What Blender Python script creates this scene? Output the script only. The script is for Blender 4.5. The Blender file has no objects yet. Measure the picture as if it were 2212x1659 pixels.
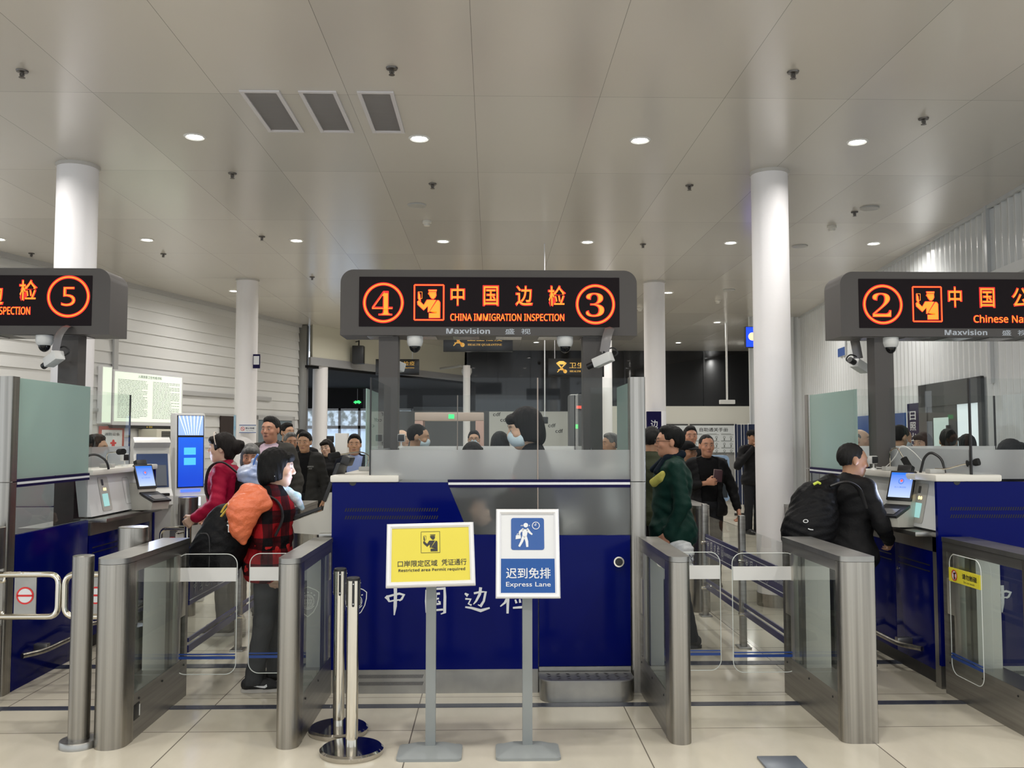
import bpy, bmesh, math, random
import numpy as np
from mathutils import Vector, Matrix
random.seed(4)
SC = bpy.context.scene
COL = SC.collection
PI = math.pi
# ------------------------------------------------------------------ camera, world, exposure
cam = bpy.data.cameras.new('camera'); cam.sensor_width = 36; cam.lens = 1950 / 2212 * 36
cam.clip_start = .05; cam.clip_end = 200
camo = bpy.data.objects.new('camera', cam); COL.objects.link(camo)
YAW, TILT = math.atan(46 / 1950), math.atan(115 / 1950)
camo.location = (0, 0, 1.6); camo.rotation_euler = (PI / 2 + TILT, 0, -YAW)
SC.camera = camo
SC.cycles.transparent_max_bounces = 40; SC.cycles.max_bounces = 12; SC.cycles.glossy_bounces = 4; SC.cycles.transmission_bounces = 10
W = bpy.data.worlds.new('hall_fill_light'); SC.world = W; W.use_nodes = True  # even fill light added for the unseen open side of the hall
W.node_tree.nodes['Background'].inputs[0].default_value = (.86, .93, 1, 1)
W.node_tree.nodes['Background'].inputs[1].default_value = 1.25
SC.view_settings.view_transform = 'Standard'; SC.view_settings.look = 'None'
SC.view_settings.gamma = 1; SC.view_settings.use_curve_mapping = False
SC.view_settings.exposure = 0.3
LAMP_W = 22          # watts of one ceiling downlight
CEIL = 4.2
LAMPS = [(x, y) for y, xs in ((-4.6, (-4.5, -2.57, -.63, 1.3, 3.2, 5.1)), (-.5, (-4.5, -2.57, -.63, 1.3, 3.2, 5.1)), (3.62, (-4.5, -2.57, -.63, 1.3, 3.2, 5.1)),
         (7.74, (-4.5, -2.565, -.625, 1.305, 3.225)), (11.87, (-6.46, -4.53, -2.57, -.635, 1.285, 3.205, 5.136)),
         (16.04, (-4.57, -2.6, -.65, 1.28, 3.19, 5.12)), (20.2, (-2.6, -.65, 1.28, 3.19, 5.12)), (24.6, (1.245, 3.2, 5.154, 7.06))) for x in xs]
def lamp_light(name, loc, watts, parent, color=(1, .97, .92)):
    d = bpy.data.lights.new(name, 'AREA'); d.shape = 'DISK'; d.size = .16; d.energy = watts; d.color = color; d.spread = math.radians(165)
    o = bpy.data.objects.new(name, d); COL.objects.link(o); o.parent = parent; o.location = loc
    return o
# ------------------------------------------------------------------ materials
MATS = {}
def mat(name, col, rough=.5, metal=0., emit=0., ecol=None, spec=.5, bump=None, noise=None, coat=0., alpha=1.):
    """plain procedural material; bump=(scale, strength[, stretch xyz]); noise=(scale, second colour[, stretch])"""
    if name in MATS: return MATS[name]
    m = bpy.data.materials.new(name); m.use_nodes = True; nt = m.node_tree; b = nt.nodes['Principled BSDF']
    b.inputs['Base Color'].default_value = (*col, 1); b.inputs['Roughness'].default_value = rough; b.inputs['Metallic'].default_value = metal
    b.inputs['Specular IOR Level'].default_value = spec; b.inputs['Coat Weight'].default_value = coat; b.inputs['Coat Roughness'].default_value = .08
    if emit: b.inputs['Emission Color'].default_value = (*(ecol or col), 1); b.inputs['Emission Strength'].default_value = emit
    def tex(scale, stretch):
        tc = nt.nodes.new('ShaderNodeTexCoord'); mp = nt.nodes.new('ShaderNodeMapping'); tx = nt.nodes.new('ShaderNodeTexNoise')
        mp.inputs['Scale'].default_value = stretch; tx.inputs['Scale'].default_value = scale; tx.inputs['Detail'].default_value = 4
        nt.links.new(tc.outputs['Object'], mp.inputs[0]); nt.links.new(mp.outputs[0], tx.inputs['Vector']); return tx
    if noise:
        tx = tex(noise[0], noise[2] if len(noise) > 2 else (1, 1, 1)); r = nt.nodes.new('ShaderNodeValToRGB')
        r.color_ramp.elements[0].position = .35; r.color_ramp.elements[1].position = .65
        r.color_ramp.elements[0].color = (*col, 1); r.color_ramp.elements[1].color = (*noise[1], 1)
        nt.links.new(tx.outputs[0], r.inputs[0]); nt.links.new(r.outputs[0], b.inputs['Base Color'])
    if bump:
        tx = tex(bump[0], bump[2] if len(bump) > 2 else (1, 1, 1)); bp = nt.nodes.new('ShaderNodeBump'); bp.inputs['Strength'].default_value = bump[1]
        bp.inputs['Distance'].default_value = .01
        nt.links.new(tx.outputs[0], bp.inputs['Height']); nt.links.new(bp.outputs[0], b.inputs['Normal'])
    MATS[name] = m; return m
def glass(name, tint, haze=(.8, .85, .85), frost=0., ior=1.45, rough=.0, blur=.2):
    """pane: clear see-through + reflection; frost adds a milky scattering share"""
    if name in MATS: return MATS[name]
    m = bpy.data.materials.new(name); m.use_nodes = True; nt = m.node_tree; nt.nodes.clear(); N = nt.nodes.new; L = nt.links.new
    out = N('ShaderNodeOutputMaterial'); fr = N('ShaderNodeFresnel'); fr.inputs[0].default_value = ior
    gl = N('ShaderNodeBsdfGlossy'); gl.inputs['Roughness'].default_value = rough
    if frost:
        tr = N('ShaderNodeBsdfRefraction'); tr.inputs['Roughness'].default_value = blur; tr.inputs['IOR'].default_value = 1.25; tr.inputs['Color'].default_value = (*tint, 1)
        tl = N('ShaderNodeBsdfTranslucent'); tl.inputs[0].default_value = (*haze, 1); df = N('ShaderNodeBsdfDiffuse'); df.inputs[0].default_value = (*haze, 1)
        m1 = N('ShaderNodeMixShader'); m1.inputs[0].default_value = .45; L(tl.outputs[0], m1.inputs[1]); L(df.outputs[0], m1.inputs[2])
        m2 = N('ShaderNodeMixShader'); m2.inputs[0].default_value = frost; L(tr.outputs[0], m2.inputs[1]); L(m1.outputs[0], m2.inputs[2]); base = m2
    else:
        tr = N('ShaderNodeBsdfTransparent'); tr.inputs[0].default_value = (*tint, 1); base = tr
    ge = N('ShaderNodeNewGeometry')
    inv = N('ShaderNodeMath'); inv.operation = 'SUBTRACT'; inv.inputs[0].default_value = 1; L(ge.outputs['Backfacing'], inv.inputs[1]); m3 = N('ShaderNodeMath'); m3.operation = 'MULTIPLY'; L(fr.outputs[0], m3.inputs[0]); L(inv.outputs[0], m3.inputs[1])
    mx = N('ShaderNodeMixShader'); L(m3.outputs[0], mx.inputs[0]); L(base.outputs[0], mx.inputs[1]); L(gl.outputs[0], mx.inputs[2]); L(mx.outputs[0], out.inputs[0])
    MATS[name] = m; return m
STEEL = mat('brushed_steel', (.26, .245, .22), .27, .94, noise=(3, (.39, .37, .335), (14, 14, .15)), bump=(9, .12, (30, 30, .2)))
DSTEEL = mat('dark_brushed_steel', (.27, .26, .245), .34, .9, noise=(3, (.36, .35, .33), (.3, .3, 12)))
BSTEEL = mat('bright_satin_steel', (.62, .60, .55), .36, .85)
CHROME = mat('polished_chrome', (.72, .68, .6), .09, 1.)
PLATE = mat('satin_steel_plate', (.30, .295, .28), .33, .92, noise=(5, (.38, .37, .345)))
BLUE = mat('navy_gloss_panel', (.001, .004, .10), .13, 0, spec=.09, coat=0)
WHITEP = mat('white_plastic', (.72, .72, .7), .35)
OFFW = mat('warm_white_plastic', (.68, .66, .6), .4)
BLACKP = mat('black_plastic', (.012, .012, .013), .4)
CHAR = mat('charcoal_housing', (.088, .081, .078), .45, spec=.3)
GREYP = mat('grey_powder_coat', (.26, .28, .28), .45)
GREYL = mat('light_grey_plastic', (.42, .42, .40), .45)
CLEAR = glass('clear_glass', (.955, .968, .962), ior=1.28)
ACRYL = glass('clear_acrylic', (.95, .96, .955), ior=1.3)
FROST = glass('frosted_glass_band', (.86, .88, .88), (.93, .95, .96), .24, rough=.25, blur=.34)
FROSTR = glass('brightened_rear_band', (.86, .88, .88), (.95, .96, .97), .8, rough=.25, blur=.34); SMOKER = glass('brightened_rear_lower_glass', (.8, .82, .82), (.8, .82, .82), .7, rough=.2, blur=.36)  # rear copies of the same glass, whitened to look bright from behind
GFROST = glass('green_frosted_glass', (.5, .62, .58), (.6, .75, .7), .85, rough=.22)
SMOKE = glass('smoky_frosted_glass', (.85, .87, .87), (.6, .62, .62), .13, rough=.12, blur=.36)
GEDGE = mat('glass_edge_green', (.2, .34, .31), .15)
BEDGE = mat('black_edge_trim', (.01, .01, .012), .4)
LEDR = mat('led_red_glow', (0.8, 0.03, .01), .5, 0, 1.0, (1, .004, .012))
LEDO = mat('led_orange_light', (.9, .25, .02), .5, 0, 1.25, (1, .175, .01))
LEDP = mat('led_panel_dark', (.010, .006, .008), .5, spec=.12)
WMARK = mat('white_marking', (.72, .74, .76), .5)
NAVYM = mat('dark_navy_marking', (.008, .006, .05), .45, spec=.1)
YELL = mat('yellow_print', (.82, .72, .05), .3)
INK = mat('black_print', (.02, .02, .022), .5)
SBLUE = mat('sign_blue_print', (.018, .075, .3), .25)
SILV = mat('silver_frame', (.78, .78, .80), .32, .2)
REDM = mat('red_marking', (.6, .02, .03), .4)
# ------------------------------------------------------------------ mesh builder
def rrect(x0, x1, y0, y1, r, n=6, corners=(1, 1, 1, 1)):
    P = []
    for k, (cx, cy, a) in enumerate(((x1 - r, y1 - r, 0), (x0 + r, y1 - r, 90), (x0 + r, y0 + r, 180), (x1 - r, y0 + r, 270))):
        if corners[k]:
            for i in range(n + 1):
                t = math.radians(a + 90 * i / n); P.append((cx + r * math.cos(t), cy + r * math.sin(t)))
        else: P.append(((x1, y1), (x0, y1), (x0, y0), (x1, y0))[k])
    return P
def circ(cx, cy, r, n=32): return [(cx + r * math.cos(2 * PI * i / n), cy + r * math.sin(2 * PI * i / n)) for i in range(n)]
def fillet(pts, r, n=5):
    pts = [Vector(p) for p in pts]; out = [pts[0]]
    for a, b, c in zip(pts, pts[1:], pts[2:]):
        u = (a - b); v = (c - b); d = min(r, u.length * .49, v.length * .49); p = b + u.normalized() * d; q = b + v.normalized() * d
        for i in range(n + 1):
            t = i / n; out.append(p * (1 - t) ** 2 + b * 2 * t * (1 - t) + q * t * t)
    return out + [pts[-1]]
def v3(axis, a, b, c):   # point from in-plane coordinates (a, b) and the extrusion coordinate c
    return {'z': (a, b, c), 'y': (a, c, b), 'x': (c, a, b)}[axis]
class MB:
    def __init__(s): s.bm = bmesh.new(); s.mi = 0
    def face(s, vs):
        try:
            f = s.bm.faces.new(vs); f.material_index = s.mi; return f
        except ValueError: return None
    def poly(s, pts): return s.face([s.bm.verts.new(p) for p in pts])
    def box(s, x0, x1, y0, y1, z0, z1, bev=0.):
        g = bmesh.ops.create_cube(s.bm, size=1)['verts']
        for v in g: v.co = ((x0 + x1) / 2 + v.co.x * (x1 - x0), (y0 + y1) / 2 + v.co.y * (y1 - y0), (z0 + z1) / 2 + v.co.z * (z1 - z0))
        fs = set(f for v in g for f in v.link_faces)
        for f in fs: f.material_index = s.mi
        if bev:
            es = list(set(e for v in g for e in v.link_edges))
            r = bmesh.ops.bevel(s.bm, geom=es, offset=bev, segments=2, affect='EDGES', profile=.6)
            for f in r['faces']: f.material_index = s.mi
        return s
    def prism(s, P, c0, c1, axis='z', holes=()):
        """extrude a 2-D outline from c0 to c1; holes are cut out of the caps"""
        loops = [P] + list(holes)
        for c in (c0, c1):
            if not holes: s.face([s.bm.verts.new(v3(axis, a, b, c)) for a, b in P])
            else:
                es = []
                for lp in loops:
                    vs = [s.bm.verts.new(v3(axis, a, b, c)) for a, b in lp]
                    es += [s.bm.edges.new((vs[i], vs[(i + 1) % len(vs)])) for i in range(len(vs))]
                for f in bmesh.ops.triangle_fill(s.bm, edges=es, use_beauty=True)['geom']:
                    if isinstance(f, bmesh.types.BMFace): f.material_index = s.mi
        for lp in loops:
            A = [s.bm.verts.new(v3(axis, a, b, c0)) for a, b in lp]; B = [s.bm.verts.new(v3(axis, a, b, c1)) for a, b in lp]
            for i in range(len(lp)): j = (i + 1) % len(lp); s.face([A[i], A[j], B[j], B[i]])
        return s
    def rings(s, R, closed=False, caps=True):
        V = [[s.bm.verts.new(p) for p in r] for r in R]; n = len(R[0])
        for a, b in list(zip(V, V[1:])) + ([(V[-1], V[0])] if closed else []):
            for i in range(n): j = (i + 1) % n; s.face([a[i], a[j], b[j], b[i]])
        if caps and not closed: s.face(V[0][::-1]); s.face(V[-1])
        return s
    def cyl(s, p0, p1, r, r2=None, seg=24): return s.tube([p0, p1], r, seg, r2)
    def tube(s, pts, r, seg=12, r2=None, closed=False, flat=None):
        pts = [Vector(p) for p in pts]; n = len(pts); R = []; prev = None
        for i, p in enumerate(pts):
            a = pts[i - 1] if (i > 0 or closed) else p; b = pts[(i + 1) % n] if (i < n - 1 or closed) else p
            t = (b - a).normalized()
            if prev is None:
                up = Vector((0, 0, 1)) if abs(t.z) < .9 else Vector((1, 0, 0)); x = t.cross(up).normalized()
            else: x = (prev - t * prev.dot(t)).normalized()
            prev = x; y = t.cross(x); rr = r if r2 is None else r + (r2 - r) * i / (n - 1)
            fx, fy = flat or (1, 1)
            R.append([p + (x * math.cos(2 * PI * k / seg) * fx + y * math.sin(2 * PI * k / seg) * fy) * rr for k in range(seg)])
        return s.rings(R, closed)
    def lathe(s, prof, c=(0, 0, 0), seg=32, axis='z'):
        R = [[Vector(c) + Vector(v3(axis, r * math.cos(2 * PI * k / seg), r * math.sin(2 * PI * k / seg), z)) for k in range(seg)] for r, z in prof]
        return s.rings(R)
    def ball(s, c, r, seg=16):
        rx, ry, rz = r if isinstance(r, tuple) else (r, r, r); n = seg // 2
        R = [[(c[0] + rx * math.sin(PI * (i + .001) / n) * math.cos(2 * PI * k / seg), c[1] + ry * math.sin(PI * (i + .001) / n) * math.sin(2 * PI * k / seg), c[2] - rz * math.cos(PI * (i + .001) / n)) for k in range(seg)] for i in range(n)]
        R.append([(c[0] + rx * .002 * math.cos(2 * PI * k / seg), c[1] + ry * .002 * math.sin(2 * PI * k / seg), c[2] + rz) for k in range(seg)])
        return s.rings(R)
    def text(s, body, c, w, h, rt=(1, 0, 0), up=(0, 0, 1), off=0., lift=.0015, keep=False):
        """writing whose ink fills a w x h box centred at c, raised lift along the normal"""
        V, Fs = text_mesh(body, off); xs = V[:, 0]; ys = V[:, 1]
        cx, cy = (xs.min() + xs.max()) / 2, (ys.min() + ys.max()) / 2
        sx = w / max(1e-6, xs.max() - xs.min()); sy = h / max(1e-6, ys.max() - ys.min())
        if keep: sx = sy = min(sx, sy)
        rt = Vector(rt).normalized(); up = Vector(up).normalized(); nn = rt.cross(up); c = Vector(c) + nn * lift
        vs = [s.bm.verts.new(c + rt * ((x - cx) * sx) + up * ((y - cy) * sy)) for x, y in V]
        for f in Fs: s.face([vs[i] for i in f])
        return s
    def flat(s, P, c, rt=(1, 0, 0), up=(0, 0, 1), lift=.0015, holes=(), scale=1.):
        """flat printed shape in plane coordinates around c"""
        rt = Vector(rt).normalized(); up = Vector(up).normalized(); nn = rt.cross(up); c = Vector(c) + nn * lift
        es = []; allv = []
        for lp in [P] + list(holes):
            vs = [s.bm.verts.new(c + rt * (a * scale) + up * (b * scale)) for a, b in lp]; allv.append(vs)
            if holes: es += [s.bm.edges.new((vs[i], vs[(i + 1) % len(vs)])) for i in range(len(vs))]
        if holes:
            for f in bmesh.ops.triangle_fill(s.bm, edges=es, use_beauty=True, normal=nn)['geom']:
                if isinstance(f, bmesh.types.BMFace): f.material_index = s.mi
        else:
            f = s.face(allv[0])
            if f and len(P) > 4: bmesh.ops.triangulate(s.bm, faces=[f])
        return s
    def ring(s, r0, r1, c, rt=(1, 0, 0), up=(0, 0, 1), lift=.0015, n=40, sx=1.):
        rt = Vector(rt).normalized(); up = Vector(up).normalized(); nn = rt.cross(up); c = Vector(c) + nn * lift
        A, B = [[s.bm.verts.new(c + rt * (r * math.cos(2 * PI * k / n) * sx) + up * (r * math.sin(2 * PI * k / n))) for k in range(n)] for r in (r0, r1)]
        for k in range(n): s.face([A[k], A[(k + 1) % n], B[(k + 1) % n], B[k]])
        return s
    def stroke(s, pts, w, c, rt=(1, 0, 0), up=(0, 0, 1), lift=.0015, scale=1.):
        """brush stroke: polyline in plane coordinates; w one width or one per point"""
        n = len(pts); ws = w if isinstance(w, (list, tuple)) else [w] * n; Lp, Rp = [], []
        for i in range(n):
            a = Vector(pts[max(0, i - 1)]); b = Vector(pts[min(n - 1, i + 1)]); d = (b - a).normalized(); nv = Vector((-d.y, d.x)); p = Vector(pts[i])
            Lp.append(tuple(p + nv * ws[i] / 2)); Rp.append(tuple(p - nv * ws[i] / 2))
        for i in range(n - 1): s.flat([Rp[i], Rp[i + 1], Lp[i + 1], Lp[i]], c, rt, up, lift, scale=scale)
        return s
    def xf(s, M):
        bmesh.ops.transform(s.bm, matrix=M, verts=s.bm.verts); return s
    def build(s, name, mats, parent=None, loc=None, ang=35, fix=True, **tags):
        """link as ONE mesh; vertices are in world coordinates unless the parent is at the origin"""
        bm = s.bm
        if fix: bmesh.ops.remove_doubles(bm, verts=bm.verts, dist=1e-6)
        if fix: bmesh.ops.recalc_face_normals(bm, faces=bm.faces)
        if parent is not None:
            o = parent; off = Vector((0, 0, 0))
            while o is not None: off += o.location; o = o.parent
        else: off = Vector(loc or (0, 0, 0))
        for v in bm.verts: v.co -= off
        for f in bm.faces: f.smooth = True
        ca = math.radians(ang)
        for e in bm.edges:
            e.smooth = not (len(e.link_faces) == 2 and e.calc_face_angle(0) > ca)
        me = bpy.data.meshes.new(name); bm.to_mesh(me); bm.free()
        for m in (mats if isinstance(mats, (list, tuple)) else [mats]): me.materials.append(m)
        o = bpy.data.objects.new(name, me); COL.objects.link(o)
        if parent is not None: o.parent = parent
        elif loc: o.location = loc
        for k, val in tags.items(): o['category' if k == 'cat' else k] = val
        return o
_TXT = {}
def text_mesh(body, off=0.):
    k = (body, off)
    if k not in _TXT:
        cu = bpy.data.curves.new('lettering', 'FONT'); cu.body = body; cu.size = 1; cu.offset = off; cu.resolution_u = 4
        o = bpy.data.objects.new('lettering', cu); COL.objects.link(o); dg = bpy.context.evaluated_depsgraph_get(); dg.update()
        me = bpy.data.meshes.new_from_object(o.evaluated_get(dg))
        V = np.zeros(len(me.vertices) * 3); me.vertices.foreach_get('co', V); V = V.reshape(-1, 3)[:, :2].copy()
        _TXT[k] = (V, [tuple(p.vertices) for p in me.polygons])
        bpy.data.objects.remove(o); bpy.data.curves.remove(cu); bpy.data.meshes.remove(me)
    return _TXT[k]
def thing(name, label, cat, loc, group=None, parent=None):
    o = bpy.data.objects.new(name, None); COL.objects.link(o); o.location = loc; o.empty_display_size = .1
    o['label'] = label; o['category'] = cat
    if group: o['group'] = group
    return o
def tag(o, label, cat, group=None):
    o['label'] = label; o['category'] = cat
    if group: o['group'] = group
    return o
def dup(root, loc, label=None, group=None, rot=None):
    def cp(o, par):
        c = o.copy(); COL.objects.link(c); c.parent = par
        for ch in o.children: cp(ch, c)
        return c
    r = cp(root, None); r.location = loc
    if rot is not None: r.rotation_euler = (0, 0, rot)
    if label: r['label'] = label
    if group: r['group'] = group
    return r
def struct(name, mb, m, **k): return mb.build(name, m, kind='structure', **k)
# ------------------------------------------------------------------ the setting
def grid_mat(name, col, col2, rough, seam, wx, wy, ox, oy, line, nscale, coat=0., spec=.5, rvar=.0):
    m = bpy.data.materials.new(name); m.use_nodes = True; nt = m.node_tree; N = nt.nodes.new; L = nt.links.new; b = nt.nodes['Principled BSDF']
    tc = N('ShaderNodeTexCoord'); mp = N('ShaderNodeMapping'); mp.inputs['Location'].default_value = (ox, oy, 0); L(tc.outputs['Object'], mp.inputs[0])
    br = N('ShaderNodeTexBrick'); br.offset = 0; br.inputs['Scale'].default_value = 1; br.inputs['Mortar Size'].default_value = line; br.inputs['Mortar Smooth'].default_value = .1
    br.inputs['Brick Width'].default_value = wx; br.inputs['Row Height'].default_value = wy; L(mp.outputs[0], br.inputs['Vector'])
    br.inputs['Color1'].default_value = (0, 0, 0, 1); br.inputs['Color2'].default_value = (1, 1, 1, 1); br.inputs['Mortar'].default_value = (0, 0, 0, 1)
    nz = N('ShaderNodeTexNoise'); nz.inputs['Scale'].default_value = nscale; nz.inputs['Detail'].default_value = 6; nz.inputs['Roughness'].default_value = .6
    mp2 = N('ShaderNodeMapping'); mp2.inputs['Scale'].default_value = (1, .35, 1); mp2.inputs['Rotation'].default_value = (0, 0, .5); L(tc.outputs['Object'], mp2.inputs[0]); L(mp2.outputs[0], nz.inputs['Vector'])
    r = N('ShaderNodeValToRGB'); r.color_ramp.elements[0].position = .3; r.color_ramp.elements[1].position = .7
    r.color_ramp.elements[0].color = (*col, 1); r.color_ramp.elements[1].color = (*col2, 1); L(nz.outputs[0], r.inputs[0])
    hs = N('ShaderNodeHueSaturation'); mr = N('ShaderNodeMapRange'); mr.inputs['To Min'].default_value = .93; mr.inputs['To Max'].default_value = 1.06
    sp = N('ShaderNodeSeparateColor'); L(br.outputs['Color'], sp.inputs[0]); L(sp.outputs[0], mr.inputs[0]); L(mr.outputs[0], hs.inputs['Value']); L(r.outputs[0], hs.inputs['Color'])
    mx = N('ShaderNodeMix'); mx.data_type = 'RGBA'; L(br.outputs['Fac'], mx.inputs[0]); L(hs.outputs[0], mx.inputs[6]); mx.inputs[7].default_value = (*seam, 1)
    L(mx.outputs[2], b.inputs['Base Color']); b.inputs['Roughness'].default_value = rough; b.inputs['Specular IOR Level'].default_value = spec; b.inputs['Coat Weight'].default_value = coat; b.inputs['Coat Roughness'].default_value = .05
    MATS[name] = m; return m
FLOORM = grid_mat('polished_stone_tile', (.56, .52, .42), (.66, .61, .51), .13, (.16, .14, .11), 1.22, .63, .425 + 1.22 * 8, -5.05 + .63 * 12, .0035, 2.6)
CEILM = grid_mat('gloss_metal_ceiling_panel', (.57, .545, .50), (.60, .575, .53), .2, (.2, .19, .17), .9605, 2.0, 2.05 + .9605 * 10, -6.75 + 20, .0018, .6, spec=.6)
struct('floor', MB().box(-14, 12, -8, 34, -.2, 0), FLOORM)
struct('ceiling', MB().box(-14, 12, -8, 27.4, CEIL, CEIL + .2), CEILM)
WALLW = mat('white_siding', (.66, .66, .65), .35, bump=(3, .15, (1, 1, 8)))
CORR = mat('white_corrugated_sheet', (.74, .76, .77), .2, spec=.6)
CREAM = mat('cream_wall_paint', (.62, .60, .50), .6)
PALE = mat('pale_wall_panel', (.62, .61, .55), .55)
DARKW = mat('dark_entrance_lining', (.022, .022, .024), .8, spec=.1)
BGLASS = mat('night_window_glass', (.004, .004, .005), .04, spec=.55)
GREYW = mat('grey_lower_wall', (.30, .30, .295), .5)
WHITEC = mat('white_column_paint', (.86, .84, .85), .55, bump=(25, .1))
ALU = mat('aluminium_frame', (.36, .36, .37), .35, .6)
FASC = mat('grey_fascia_band', (.33, .33, .34), .4)
# left wall: lapped siding along a slanted run
A = Vector((-8.3, 8.2, 0)); B = Vector((-4.42, 20.9, 0)); d = (B - A); Lw = d.length; d.normalize(); nrm = Vector((d.y, -d.x, 0))
m = MB(); z = 0.; k = 0
while z < CEIL:
    h = .2 if k % 4 else .2; z1 = min(CEIL, z + h)
    p = [A + nrm * .0, B + nrm * .0]; q = [A + nrm * .022, B + nrm * .022]
    m.poly([q[0] + Vector((0, 0, z)), q[1] + Vector((0, 0, z)), p[1] + Vector((0, 0, z1)), p[0] + Vector((0, 0, z1))])
    m.poly([p[0] + Vector((0, 0, z)), p[1] + Vector((0, 0, z)), q[1] + Vector((0, 0, z)), q[0] + Vector((0, 0, z))])
    z = z1; k += 1
m.poly([A - nrm * .1, B - nrm * .1, B - nrm * .1 + Vector((0, 0, CEIL)), A - nrm * .1 + Vector((0, 0, CEIL))])
struct('wall_left', m, WALLW, fix=False)
def onwall(s, z, off=.03): return A + d * s + nrm * off + Vector((0, 0, z))
WM = Matrix((( d.x, nrm.x, 0, A.x), (d.y, nrm.y, 0, A.y), (0, 0, 1, 0), (0, 0, 0, 1)))   # wall frame: x along, y out of the wall, z up
m = MB(); m.box(0, Lw, .02, .07, CEIL - .07, CEIL); m.box(7.05, 7.15, .02, .06, 2.45, CEIL - .05); m.box(7.05, 12, .02, .05, 2.38, 2.46); m.box(0, 12.8, .02, .05, 2.02, 2.06); m.box(3.2, 3.26, .02, .05, 1.9, CEIL); m.xf(WM); struct('trim_left', m, mat('wall_trim_grey', (.45, .45, .45), .4))
# right wall: corrugated sheet, slanted run then a return facing the hall
RA = Vector((5.15, 5.8, 0)); RB = Vector((6.72, 19.3, 0)); dr = (RB - RA); Lr = dr.length; dr.normalize(); nr = Vector((-dr.y, dr.x, 0))
def corrug(P, D, Nn, Ln, per=.16, dep=.03):
    m = MB(); s0 = 0.; pts = []
    while s0 < Ln:
        for f, o in ((0, 0), (.55, 0), (.65, dep), (.9, dep)): pts.append((s0 + f * per, o))
        s0 += per
    pts.append((Ln, 0))
    V = [[m.bm.verts.new(P + D * s_ + Nn * o + Vector((0, 0, zz))) for s_, o in pts] for zz in (0, CEIL)]
    for i in range(len(pts) - 1): m.face([V[0][i], V[0][i + 1], V[1][i + 1], V[1][i]])
    return m
struct('wall_right', corrug(RA, dr, nr, Lr), CORR, fix=False, ang=20)
struct('wall_right_return', corrug(Vector((7.3, 19.3, 0)), Vector((-1, 0, 0)), Vector((0, -1, 0)), 1.72), CORR, fix=False, ang=20)
m = MB(); m.poly([(5.6, 19.31, 0), (8.0, 27, 0), (8.0, 27, CEIL), (5.6, 19.31, CEIL)]); struct('wall_right_side', m, CORR)
RM = Matrix(((dr.x, nr.x, 0, RA.x), (dr.y, nr.y, 0, RA.y), (0, 0, 1, 0), (0, 0, 0, 1)))
m = MB(); m.box(0, 6.6, .03, .1, 3.30, 3.42); m.box(0, Lr, .03, .06, CEIL - .04, CEIL); m.box(4.1, 4.16, .03, .07, 2.2, CEIL); m.xf(RM); struct('trim_right', m, mat('sheet_joint_trim', (.55, .57, .58), .35))
# far end: night windows above, pale partition with boards below, fascia and dark entrance on the left
struct('window_1', MB().box(-.78, 8.5, 27, 27.15, 0, CEIL), BGLASS)
m = MB()
for x in (1.6, 4.0, 6.4): m.box(x, x + .05, 26.96, 27.0, 2.4, CEIL)
struct('trim_1', m, mat('window_mullion_black', (.008, .008, .009), .25))
struct('wall_far', MB().box(2.6, 7.6, 22.6, 22.9, 1.3, 2.38), PALE)
struct('wall_far_lower', MB().box(2.6, 7.6, 22.62, 22.9, 0, 1.3), GREYW)
struct('wall_far_centre', MB().box(-3.3, 2.6, 24.2, 24.5, 0, 2.3), mat('dim_grey_wall', (.13, .135, .14), .4))
m = MB()
P = [(-4.1, 20.8), (-.78, 27.0), (-.72, 27.0), (-.72, 27.2), (-4.2, 21.0)]
m.prism(P, 3.43, CEIL); struct('wall_fascia', m, CREAM)
m = MB(); m.prism([(-4.12, 20.72), (-.74, 27.02), (-.78, 27.1), (-4.2, 20.85)], 3.26, 3.44); struct('trim_2', m, FASC)
m = MB(); m.prism([(-4.2, 20.85), (-.78, 27.1), (-.78, 31), (-9, 31), (-9, 20.9)], 3.2, 3.26); struct('ceiling_entrance', m, DARKW)
struct('wall_entrance', MB().box(-8, -.7, 30, 30.2, 2.55, 3.26), DARKW)
struct('wall_entrance_side', MB().box(-2.55, -.7, 29.8, 30.0, 0, 2.6), mat('dim_grey_wall2', (.11, .115, .12), .4))
# glazed entrance with daylight outside
sky = mat('outdoor_daylight', (.75, .82, .9), .9, 0, .62, (.78, .86, 1), noise=None)
def outdoor():
    nt = sky.node_tree; b = nt.nodes['Principled BSDF']; tc = nt.nodes.new('ShaderNodeTexCoord'); n = nt.nodes.new('ShaderNodeTexNoise'); n.inputs['Scale'].default_value = 5; n.inputs['Detail'].default_value = 12
    r = nt.nodes.new('ShaderNodeValToRGB'); e = r.color_ramp.elements; e[0].position = .42; e[0].color = (.16, .19, .2, 1); e[1].position = .6; e[1].color = (.5, .62, .75, 1)
    x = nt.nodes.new('ShaderNodeSeparateXYZ'); nt.links.new(tc.outputs['Object'], x.inputs[0]); mr = nt.nodes.new('ShaderNodeMapRange'); mr.inputs[1].default_value = 1.7; mr.inputs[2].default_value = 2.0
    nt.links.new(x.outputs[2], mr.inputs[0]); mx = nt.nodes.new('ShaderNodeMix'); mx.data_type = 'RGBA'; mx.inputs[6].default_value = (.5, .66, .9, 1)
    nt.links.new(tc.outputs['Object'], n.inputs['Vector']); nt.links.new(n.outputs[0], r.inputs[0]); nt.links.new(mr.outputs[0], mx.inputs[0]); nt.links.new(r.outputs[0], mx.inputs[7])
    nt.links.new(mx.outputs[2], b.inputs['Emission Color']); b.inputs['Emission Strength'].default_value = 1.0; b.inputs['Base Color'].default_value = (.1, .1, .1, 1)
outdoor()
struct('window_2', MB().box(-8, -2.6, 31.2, 31.3, 0, 2.9), sky)
m = MB()
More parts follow.
